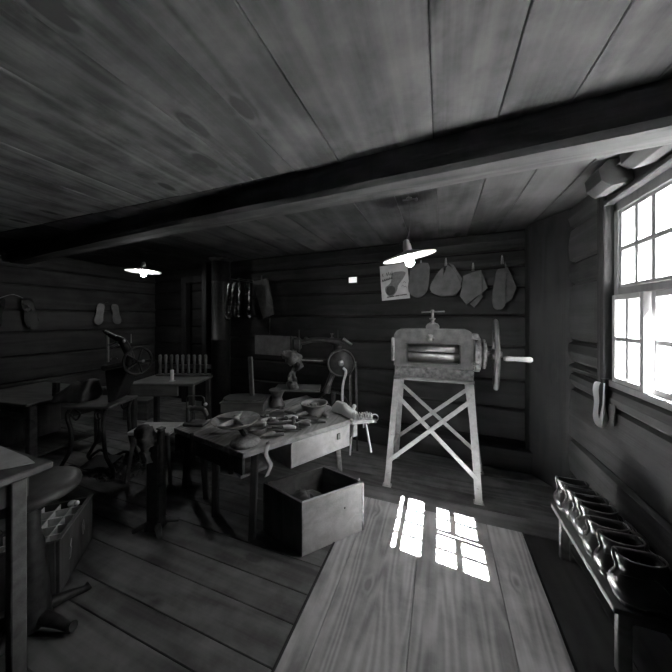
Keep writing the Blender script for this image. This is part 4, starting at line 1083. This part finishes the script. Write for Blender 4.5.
for i, (y, a, sc_, x) in enumerate(spec):
    if s0 is None:
        s0 = make_shoe(); o = s0; tag(o, sh_labels[0], 'shoe', 'black shoes lined up on the bench'); o.rotation_euler = (0, 0, a)
    else: o = dup(s0, (0, 0, 0), a, sh_labels[i], 'black shoes lined up on the bench')
    o.location = (x + .008, y, BZ + .0005); o.scale = (sc_, sc_, sc_ * 1.1)

# ---- insoles hanging on the right wall
ip = atx(604, 381, XR - .03)
isl = thing('insole_pair', 'pair of pale insoles hanging from a nail under the window corner', 'insole', ip)
def sole_shape(L, w): return closed_spline([(0, 0), (w * .35, -L * .06), (w * .42, -L * .3), (w * .40, -L * .55), (w * .5, -L * .8), (w * .3, -L * .98), (0, -L), (-w * .3, -L * .93), (-w * .42, -L * .75), (-w * .3, -L * .45), (-w * .36, -L * .2), (-w * .25, -L * .03)], 3)
MB().prism(sole_shape(.27, .07), .005, Matrix.Translation((-.02, .02, -.01)) @ Matrix.Rotation(math.radians(-5), 4, 'X') @ Matrix.Rotation(-.25, 4, 'Z'), 'XZ').build('insole', 'white', isl)
MB().prism(sole_shape(.265, .06), .006, Matrix.Translation((-.004, -.02, -.01)) @ Matrix.Rotation(math.radians(5), 4, 'X') @ Matrix.Rotation(1.1, 4, 'Z'), 'XZ').build('insole', 'white', isl)
MB().prism(sole_shape(.25, .06), .006, Matrix.Translation((.0, .006, -.012)) @ Matrix.Rotation(math.radians(0), 4, 'X') @ Matrix.Rotation(.2, 4, 'Z'), 'XZ').build('insole', 'ink', isl)
MB().prism([(-.03, 0), (.05, -.02), (.02, -.13), (-.02, -.12)], .004, Matrix.Translation((.018, -.05, -.12)) @ Matrix.Rotation(PI / 2, 4, 'Z'), 'XZ').build('scrap_piece', 'ink', isl)
MB().tube(spline([(.0, .01, -.02), (-.005, 0, .012), (.0, -.012, -.02)], 4), .002, 6).tube([(.04, 0, .012), (-.012, 0, .014)], .003, 6).build('nail_loop', 'iron', isl)

# ---- foreground left: table, stool, divided box
ft_ = thing('small_table', 'near left table corner with pale paper spread on its top', 'table', (-1.9, .45, 0))
FC = Vector((-1.51, .70)); fa = math.radians(2)
MB().box((-.02, -.08, .785), (.80, .64, .03), None, .006).build('tabletop', 'old', ft_)
for x, y in ((.35, .14), (-.36, .20), (.35, -.36), (-.36, -.36)): MB().box((x, y, .385), (.045, .045, .77), None, .004).build('leg', 'old', ft_)
MB().box((0, .17, .725), (.68, .018, .09)).box((.345, -.1, .725), (.018, .44, .09)).box((-.345, -.1, .725), (.018, .44, .09)).build('apron', 'table_dark', ft_)
pa = MB().prism([(-.36, -.20), (-.02, -.30), (.17, -.02), (.335, .20), (.24, .215), (-.14, .235), (-.36, .20)], .003, None, 'XY').build('paper_sheet', 'paper', None); pa.location = (-1.9, .45, .8015); tag(pa, 'pale sheet of paper lying on the near left table', 'paper')
st_ = thing('pedestal_stool', 'round dark stool on tapered iron pedestal behind the near left table', 'stool', (-1.735, .70, 0))
MB().lathe([(.001, .60), (.16, .60), (.175, .61), (.18, .625), (.175, .642), (.15, .65), (.001, .652)], 40).build('seat', 'leather_dark', st_)
MB().lathe([(.05, .60), (.04, .55), (.04, .43), (.045, .42), (.045, .40), (.052, .38), (.075, .06), (.08, .03), (.001, .03)], 24).build('pedestal', 'iron', st_)
for a in (.29, 1.35, -1.1, -2.4):
    MB().tube(spline([(.05 * math.cos(a), .05 * math.sin(a), .06), (.13 * math.cos(a), .13 * math.sin(a), .045), (.19 * math.cos(a), .19 * math.sin(a), .025), (.215 * math.cos(a), .215 * math.sin(a), .03)], 4), [.03, .028, .026, .024, .022, .02, .018, .017, .017, .018, .02, .021, .02], 10).build('foot', 'iron', st_)
bq0 = Vector((-1.75, .80)); bq1 = Vector((-2.02, 1.09)); dq = bq1 - bq0; BLn = dq.length; ba = math.atan2(dq.y, dq.x)
tb_ = thing('divided_box', 'dark wooden box with square compartments on the floor by the stool', 'box', (bq0.x - .05, bq0.y + .04, 0), ba)
BWd = .30; BH = .275
MB().box((BLn / 2, .008, BH / 2), (BLn, .016, BH), None, .003).build('side_panel', 'table_dark', tb_)
MB().box((BLn / 2, BWd, BH / 2), (BLn, .016, BH), None, .003).build('side_panel', 'table_dark', tb_)
MB().box((.008, BWd / 2 + .004, BH / 2), (.016, BWd - .026, BH), None, .003).build('end_panel', 'table_dark', tb_)
MB().box((BLn - .008, BWd / 2 + .004, BH / 2), (.016, BWd - .026, BH), None, .003).build('end_panel', 'table_dark', tb_)
MB().box((BLn / 2, BWd / 2, .06), (BLn - .04, BWd - .03, .02)).build('bottom', 'table_dark', tb_)
MB().box((BLn / 2, .006, BH + .004), (BLn, .022, .008), None, .002).build('rim', 'old', tb_)
dv = MB()
for k in range(1, 5): dv.box((BLn * k / 5, BWd / 2 + .004, BH - .05), (.005, BWd - .03, .08))
for k in range(1, 4): dv.box((BLn / 2, BWd * k / 4, BH - .05), (BLn - .036, .005, .0795))
dv.build('divider', 'crate', tb_)
# emblem marks on its face
mk = MB()
for dx, s in ((BLn * .62, 1), (BLn * .25, -1)):
    if s > 0:
        for a, b in (((.0, .03), (.02, .055)), ((.02, .055), (.03, .0)), ((.03, .0), (.01, -.025)), ((.01, -.025), (.0, .03)), ((.012, .03), (.022, -.01))):
            mk.bar((dx + a[0], -.001, BH * .55 + a[1]), (dx + b[0], -.001, BH * .55 + b[1]), .004, .002, (0, 1, 0))
    else:
        for a, b in (((.02, .05), (.01, .02)), ((.01, .02), (.02, .0)), ((.02, .0), (.01, -.04)), ((.01, -.04), (-.005, -.045))):
            mk.bar((dx + a[0], -.001, BH * .55 + a[1]), (dx + b[0], -.001, BH * .55 + b[1]), .004, .002, (0, 1, 0))
mk.build('painted_mark', 'strip_leather', tb_)
bl = MB().sphere((0, 0, 0), .022, (1.2, 1, .8)).sphere((.02, .01, .0), .016).build('crumpled_paper', 'paper', None)
bl.location = Matrix.Translation((bq0.x - .04, bq0.y + .04, 0)) @ Matrix.Rotation(ba, 4, 'Z') @ Vector((BLn * .90, BWd * .30, BH - .005)); tag(bl, 'crumpled bit of paper in a corner cell of the divided box', 'paper')

# ---- shoe anvil post
an = thing('shoe_anvil', 'black iron shoe anvil post with splayed foot beside the work table', 'anvil', (-1.77, 1.33, 0))
MB().box((0, 0, .30), (.085, .085, .56), (0, 0, .3), .008).tube([(.04, .0, .3), (.045, 0, .66)], [.028, .022], 10).build('post', 'iron', an)
MB().lathe([(.001, .03), (.07, .03), (.06, .05), (.045, .09), (.001, .10)], 20).box((0, 0, .02), (.10, .10, .03), (0, 0, .3), .006).build('base', 'iron', an)
for a in (-.5, .9, 2.4, 3.9):
    MB().tube(spline([(.03 * math.cos(a), .03 * math.sin(a), .05), (.09 * math.cos(a), .09 * math.sin(a), .03), (.13 * math.cos(a), .13 * math.sin(a), .014)], 4), [.024, .022, .02, .02, .018, .017, .016, .015, .014], 8).build('foot', 'iron_worn', an)
MB().tube([(.045, 0, .64), (.045, 0, .67)], .018, 10).box((.045, 0, .672), (.045, .04, .012), None, .003).build('anvil_head', 'iron_worn', an)
gl_ = MB().tube(spline([(-.10, 0, .57), (-.06, .01, .60), (-.02, 0, .60), (-.015, -.01, .56), (-.01, -.01, .50), (-.005, -.01, .45)], 4), [.025, .03, .04, .045, .05, .05, .05, .052, .052, .052, .052, .05, .048, .046, .044, .042, .04, .038, .036, .034, .03], 12).jitter(.035, 18).jitter(.02, 45).build('leather_rag', 'cloth_dark', None)
gl_.location = (-1.775, 1.29, .03); tag(gl_, 'dark crumpled rag hung over the iron anvil post', 'rag')

# ---- low stool with pale splayed legs behind
q = atz(157, 428, .42); ls2 = thing('low_stool', 'low wooden stool with splayed pale legs behind the anvil post', 'stool', (q.x, q.y, 0), .35)
MB().box((0, 0, .415), (.36, .24, .03), None, .006).build('seat', 'crate', ls2)
for x, y in ((-.14, -.08), (.14, -.08), (-.14, .08), (.14, .08)): MB().tube([(x, y, .40), (x * 1.35, y * 1.5, 0)], [.018, .015], 8).build('leg', 'leather', ls2)
# heap of shavings and clippings
q = atz(122, 468, 0); hp = MB()
for k in range(420):
    a = R.uniform(0, 2 * PI); r = .30 * math.sqrt(R.random()); h = .10 * (1 - r / .3) * R.random() + .006
    c_ = Vector((r * math.cos(a), r * .7 * math.sin(a), h)); rot = Euler((R.uniform(-.6, .6), R.uniform(-.6, .6), R.uniform(0, 6))).to_matrix()
    L_ = R.uniform(.02, .05)
    pts = [c_ + rot @ Vector((L_ * (i / 4 - .5), .012 * math.sin(i * 1.3), .01 * math.sin(i * 1.1))) for i in range(5)]
    vs = []
    for p_ in pts: vs += [p_ + rot @ Vector((0, -.004, 0)), p_ + rot @ Vector((0, .004, 0))]
    hp.add([(v[0], v[1], max(.003, v[2])) for v in vs], [(2 * i, 2 * i + 1, 2 * i + 3, 2 * i + 2) for i in range(4)])
ho = hp.build('leather_clippings', 'shavings', None); ho.location = (q.x, q.y, 0); ho['kind'] = 'stuff'; tag(ho, 'heap of leather clippings on the floor behind the anvil post', 'clippings')

# ---- treadle machine at left
q = atz(90, 478, 0)
tm = thing('treadle_sewing_machine', 'old black treadle sewing machine with curved cast iron legs at left', 'sewing machine', (q.x, q.y, 0), YAW)
dT = -q.x * _s + q.y * _c
def TP(px_, py_, dy=0.0): return Vector(((px_ - 336) / F * (dT + dy) + 246 / F * dT, dy, EYE - (py_ - HY) / F * (dT + dy)))
for dy in (0.0, .30):
    for pts in ([(70, 409), (67, 416), (71, 432), (70, 450), (62, 465), (58, 472), (62, 478)], [(106, 409), (103, 420), (104, 440), (106, 456), (112, 468), (113, 477), (106, 482), (100, 476), (103, 468)]):
        MB().tube(spline([TP(a, b, 0) + Vector((0, dy, 0)) for a, b in pts], 5), .016, 8).build('leg', 'iron', tm)
    vy = Vector((0, dy, 0))
    MB().tube([v + vy for v in spline([TP(60, 474), TP(72, 466), TP(85, 473), TP(100, 468), TP(110, 476)], 5)], .014, 8).build('stretcher', 'iron', tm)
    for sc_ in ([(70, 414), (76, 420), (80, 414), (75, 410)], [(105, 414), (98, 420), (95, 414), (100, 410)]):
        MB().tube([v + vy for v in spline([TP(a, b) for a, b in sc_], 5)], .008, 6).build('scroll', 'iron', tm)
MB().box(TP(88, 407) + Vector((0, .15, 0)), (.42, .36, .025), None, .006).build('tabletop', 'old', tm)
MB().box(TP(87, 471) + Vector((0, .15, 0)), (.26, .2, .012), (.15, 0, 0)).build('treadle', 'iron', tm)
cpt = [TP(97, 372), TP(118, 368), TP(120, 375), TP(108, 402), TP(100, 406)]
MB().prism([(p_.x, p_.z) for p_ in cpt], .16, Matrix.Translation((0, .08, 0))).build('column', 'iron', tm, .01)
MB().tube([TP(105, 368, .15), TP(130, 362, .15)], [.022, .02], 12).sphere(TP(105, 368, .15), .03).build('cylinder_arm', 'iron_worn', tm)
ua = MB().tube(spline([TP(104, 331, .15), TP(112, 336, .15), TP(122, 341, .15), TP(128, 352, .15), TP(130, 364, .15), TP(122, 385, .15)], 5), [.014, .016, .018, .02, .022, .023, .024, .026, .028, .03, .032, .034, .036, .036, .036, .036, .036, .036, .034, .032, .032, .03, .03, .028, .026, .025], 12)
ua.build('upper_arm', 'iron', tm)
MB().tube([TP(108, 333, .14), TP(108, 362, .14)], .010, 8).tube([TP(110, 345, .13), TP(120, 341, .13)], .010, 8).tube([TP(111, 349, .13), TP(119, 345, .13)], .008, 8).sphere(TP(124, 341, .11), .014).tube([TP(131, 343, .15), TP(131, 334, .15)], .004, 6).tube([TP(105, 331, .12), TP(116, 336, .12)], .007, 8).ring(TP(114, 360, .13), .03, .005, 'Y', 14, 6, .3, 3.0).build('needle_head', 'steel', tm)
wm = MB()
wc = TP(138, 361, .15)
ptsw = []
for k in range(32):
    a = 2 * PI * k / 32; ptsw.append(wc + Vector((math.cos(a) * .060, math.cos(a) * .10, math.sin(a) * .125)))
wm.tube(ptsw, .012, 8, False, True)
for k in range(5):
    a = 2 * PI * k / 5; wm.tube([wc, wc + Vector((math.cos(a) * .060, math.cos(a) * .10, math.sin(a) * .125))], .008, 6)
wmo = wm.build('hand_wheel', 'iron', tm)
MB().tube([wc, wc + Vector((.09, -.06, .01))], .008, 8).sphere(wc + Vector((.09, -.06, .01)), .014).build('crank_handle', 'steel', wmo)
# padded leather bag on the treadle table
q2 = TP(84, 404.5, .14); bgm = MB(); rings = []
ol = closed_spline([(-.17, -.09), (0, -.11), (.12, -.1), (.15, 0), (.12, .1), (-.02, .1), (-.17, .06), (-.2, -.02)])
for j, (z, s) in enumerate(((0, .9), (.03, 1.0), (.08, .95), (.13, .75), (.17, .55), (.185, .3))):
    rings.append([(x * s + (.05 * z / .18), y * s, z * (1 + .9 * max(0, x)) * .9) for x, y in ol])
loft(bgm, rings); bgo = bgm.jitter(.04, 9).build('leather_bag', 'leather_dark', None)
bgo.location = Matrix.Translation((q.x, q.y, 0)) @ Matrix.Rotation(YAW, 4, 'Z') @ Vector((q2.x - .07, q2.y + .03, q2.z + .0)); bgo.location.z = TP(87, 407).z + .016; bgo.rotation_euler = (0, 0, YAW); tag(bgo, 'slumped leather bag lying on the treadle machine table', 'bag')

# ---- chest of drawers / old desk at the far left
dc = atz(22, 462, 0); dsk = thing('old_desk', 'old fluted desk with open kneehole at the far left wall', 'desk', (-3.80, 1.50, 0), math.radians(6)); dsk.scale = (1, 1, .86)
MB().box((-.22, .22, .70), (1.0, .70, .03), None, .006).build('top', 'old', dsk)
f1 = MB().box((0, -.09, .64), (.56, .02, .09))
for k in range(13): f1.box((-.25 + k * .042, -.104, .64), (.026, .014, .065), None, .003)
f1.build('fluted_front', 'old', dsk)
for x, y in ((-.27, -.08), (.25, -.08), (.25, .5), (-.65, .5)): MB().box((x, y, .342), (.06, .06, .685), None, .006).build('leg', 'old', dsk)
MB().box((-.5, .2, .35), (.42, .55, .66), None, .006).build('cabinet', 'table_dark', dsk)
MB().prism([(-.24, .60), (.22, .60), (.22, .54), (.10, .52), (.06, .50), (-.04, .50), (-.08, .53), (-.24, .50)], .02, Matrix.Translation((0, -.07, 0))).build('apron', 'old', dsk)
MB().box((0, .2, .12), (.5, .5, .02)).build('lower_shelf', 'old', dsk)
pk = thing('wooden_block', 'upright wooden block standing on the old desk', 'block', (-3.62, 1.66, .6155), .2)
MB().box((0, 0, .07), (.05, .04, .14), (0, .02, 0), .004).build('body', 'old', pk)
bx2 = thing('small_box', 'low wooden box on floor behind the treadle machine', 'box', (-3.95, 2.75, 0), .3)
MB().box((0, 0, .13), (.35, .25, .26), None, .006).build('body', 'old', bx2); MB().box((0, 0, .268), (.37, .27, .015), None, .004).build('lid', 'old', bx2)

# ---- rear table with a rack of lasts
rt = thing('rear_table', 'dark rear table with tool rack under the left pendant lamp', 'table', (-2.82, 2.32, 0), math.radians(20))
MB().box((0, 0, .70), (.70, .46, .03), None, .005).build('tabletop', 'old', rt)
MB().box((-.08, -.2, .63), (.5, .03, .11), None, .004).build('drawer', 'old', rt)
for x, y in ((-.31, -.19), (.31, -.19), (-.31, .19), (.31, .19)): MB().box((x, y, .343), (.05, .05, .685), None, .005).build('leg', 'table_dark', rt)
rm = Matrix.Translation((-2.82, 2.32, 0)) @ Matrix.Rotation(math.radians(20), 4, 'Z')
rk = thing('peg_rack', 'wooden rack board standing at the back of the rear table', 'rack', rm @ Vector((.02, .18, .7155)), math.radians(20))
MB().box((0, .0, .01), (.62, .09, .02), None, .003).box((0, .035, .10), (.62, .012, .05), None, .003).build('frame', 'old', rk)
for k in range(9):
    x = -.28 + k * .068
    p_ = rm @ Vector((.02 + x, .175, .7365))
    t = thing('wooden_mallet', 'upright wooden tool handle in the rear rack, ' + ('leftmost of nine', 'second from left', 'third from left', 'fourth from left', 'the middle one', 'fourth from right', 'third from right', 'second from right', 'rightmost of nine')[k], 'tool', p_, 0, 'upright tools in the rear table rack')
    MB().lathe([(.001, 0), (.016, 0), (.018, .03), (.012, .09), (.017, .14), (.02, .20), (.016, .225), (.001, .23)], 12).build('handle', 'leather', t)
jr = thing('candle_stub', 'short pale candle stub at the front of the rear table', 'candle', rm @ Vector((.06, -.12, .7155)))
MB().lathe([(.001, 0), (.03, 0), (.03, .006), (.018, .01), (.018, .12), (.001, .125)], 16).build('wax', 'pale_leather', jr)
MB().tube([(0, 0, .122), (.002, 0, .135)], .0015, 5).build('wick', 'ink', jr)

# ---- things hung on the left wall
def left_hang(px_, py_, label, L, w, mt, spread=.06, name='hanging_sole_pair'):
    p = atx(px_, py_, XL + .05)
    t = thing(name, label, 'leather', p)
    for s in (-1, 1):
        MB().prism(sole_shape(L, w), .008, Matrix.Translation((.0 + .01 * s, s * spread * .5, 0)) @ Matrix.Rotation(s * .16, 4, 'X') @ Matrix.Rotation(PI / 2 - .3, 4, 'Z'), 'XZ').build('sole', mt, t)
    MB().tube([(-.03, 0, .03), (.02, 0, .03)], .006, 6).tube(spline([(0, -spread * .5, -.02), (0, 0, .03), (0, spread * .5, -.02)], 4), .003, 6).build('cord', 'rope', t)
left_hang(13, 297, 'pair of dark soles hung by cord high on the left wall', .40, .14, 'boot', .22)
p = atd(106, 305, 4.4)
t = thing('hanging_insole_pair', 'pair of grey insoles hanging above the treadle machine', 'leather', atw(107, 304, .05) if False else atx(107, 304, XL + .06))
for s in (-1, 1):
    MB().prism(sole_shape(.32, .12), .008, Matrix.Translation((.02, s * .09, 0)) @ Matrix.Rotation(s * .16, 4, 'X') @ Matrix.Rotation(PI / 2 - .35, 4, 'Z'), 'XZ').build('insole', 'leather_dark', t)
MB().tube([(-.04, 0, .02), (.03, 0, .03)], .006, 6).build('nail', 'iron_worn', t)
# door leaf far left back
struct(MB().box((-4.0, 3.53, 1.0), (.10, .10, 2.0), None, .006).box((-3.1, 3.50, 1.0), (.10, .10, 2.0), None, .006).box((-3.55, 3.52, 2.03), (1.0, .10, .10), None, .006).build('trim_9', 'log_z'))
